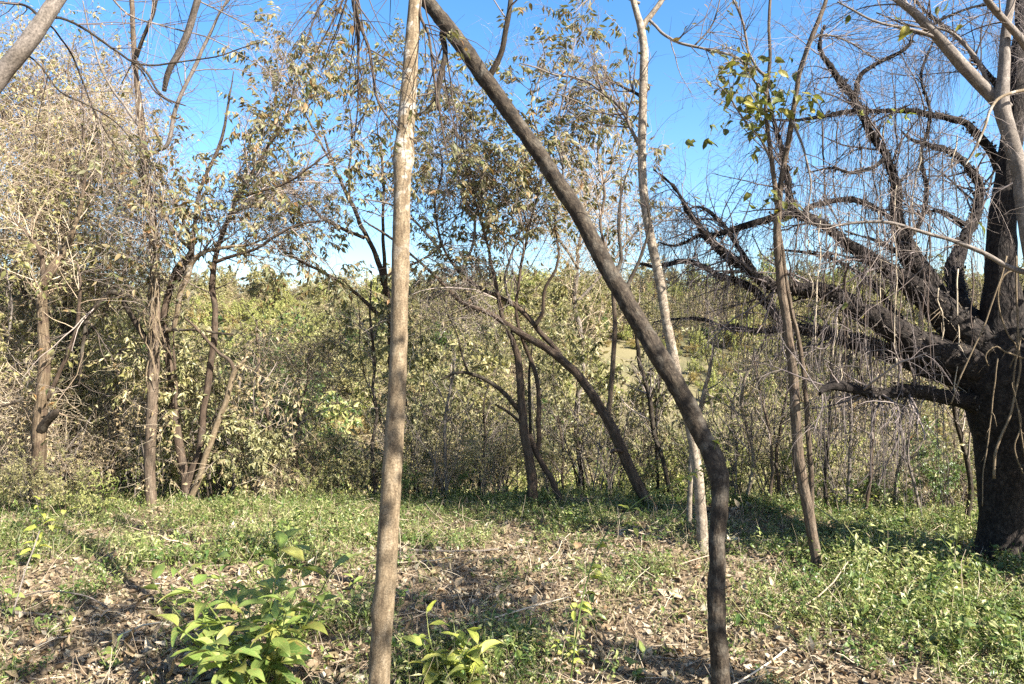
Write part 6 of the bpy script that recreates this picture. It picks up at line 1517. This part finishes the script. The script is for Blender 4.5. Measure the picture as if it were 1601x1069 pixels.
for lx, ly, nn in [(890, 1015, 4), (905, 1020, 3), (895, 955, 3), (912, 925, 4), (925, 905, 3), (915, 945, 2), (930, 895, 3), (928, 885, 3), (945, 850, 3), (960, 853, 3), (950, 842, 2), (988, 818, 3), (985, 800, 2), (1065, 750, 3), (1072, 745, 2), (1090, 745, 2), (1112, 690, 1), (1095, 735, 2)]:
    for k in range(nn):
        Y = np.interp(ly, [630, 850, 1085], [3.55, 3.72, 3.62])
        add_leaf(sd, pts[0] * [1, 1, 0], lm[rl.integers(3)], P(lx + rl.normal() * 4, ly + rl.normal() * 3, Y), norm(np.array([rl.normal(), rl.normal() * 0.6, 0.1 + rl.normal() * 0.3])), norm(np.array([0, -0.2, 1.0]) + rl.normal(size=3) * 0.3), rl.uniform(0.05, 0.085))

for (qx, qy, hh, nn, ll, mt, sd_, lb) in [(815, 1010, 0.2, 10, 0.10, L_BUSH, 32, 'low green seedling amid the brown litter, between the two foreground trunks'),
        (1050, 960, 0.18, 12, 0.07, L_BUSH, 34, 'low leafy sprig just left of the leaning trunk foot'), (540, 1030, 0.22, 12, 0.10, L_BUSH, 37, 'dark green seedling between the lush bush and the slender tan trunk'), (80, 985, 0.2, 12, 0.08, L_BUSH, 38, 'leafy sprig among the dry leaves at the lower left'),
        (860, 960, 0.14, 8, 0.07, L_BUSH, 39, 'tiny seedling left of the bent seedling'), ]:
    broad_plant('seedling', lb, qx, qy, hh, nn, ll, mt, 0.45, sd_, 0.7, 3)

# sticks lying or leaning on the litter
for tt, Ys, lab in [([(-20, 850, 5), (25, 862, 5), (70, 886, 4.5), (95, 905, 3)], [4.7, 4.6], 'grey fallen stick at the left edge of the clearing'),
                    ([(62, 830, 2.4), (50, 860, 2.2), (35, 905, 2), (20, 960, 2)], [4.6, 4.3], 'pale dry stalk leaning at the left edge'),
                    ([(20, 935, 2), (80, 922, 2), (130, 932, 2), (170, 955, 1.4)], [4.6, 4.5], 'pale thin stick arched over the litter on the left'),
                    ([(640, 850, 3), (700, 862, 3), (780, 858, 2.4)], [6.0, 6.1], 'short stick on the litter right of the slender tan trunk'),
                    ([(1180, 835, 4), (1240, 845, 4), (1330, 852, 3)], [6.35, 6.3], 'fallen grey stick behind the forked thin tree'),
                    ([(940, 872, 3), (1010, 880, 3), (1060, 872, 2)], [5.8, 5.85], 'dark stick among the herbs left of the leaning trunk')]:
    pts, rad = stem(tt, Ys)
    pts[:, 2] = np.maximum(pts[:, 2], H(pts[:, 0], pts[:, 1]) + 0.01)
    if 'leaning' not in lab and 'arched' not in lab:
        pts[:, 2] = H(pts[:, 0], pts[:, 1]) + 0.03
    a = Acc(); stem_mesh(a, pts, rad, sides=7, step=0.03, wander=0.01)
    link('fallen_stick', a.mesh('fallen_stick', B_GREY, pts[0]), None, pts[0], label=lab, category='stick', group='sticks on the clearing floor')
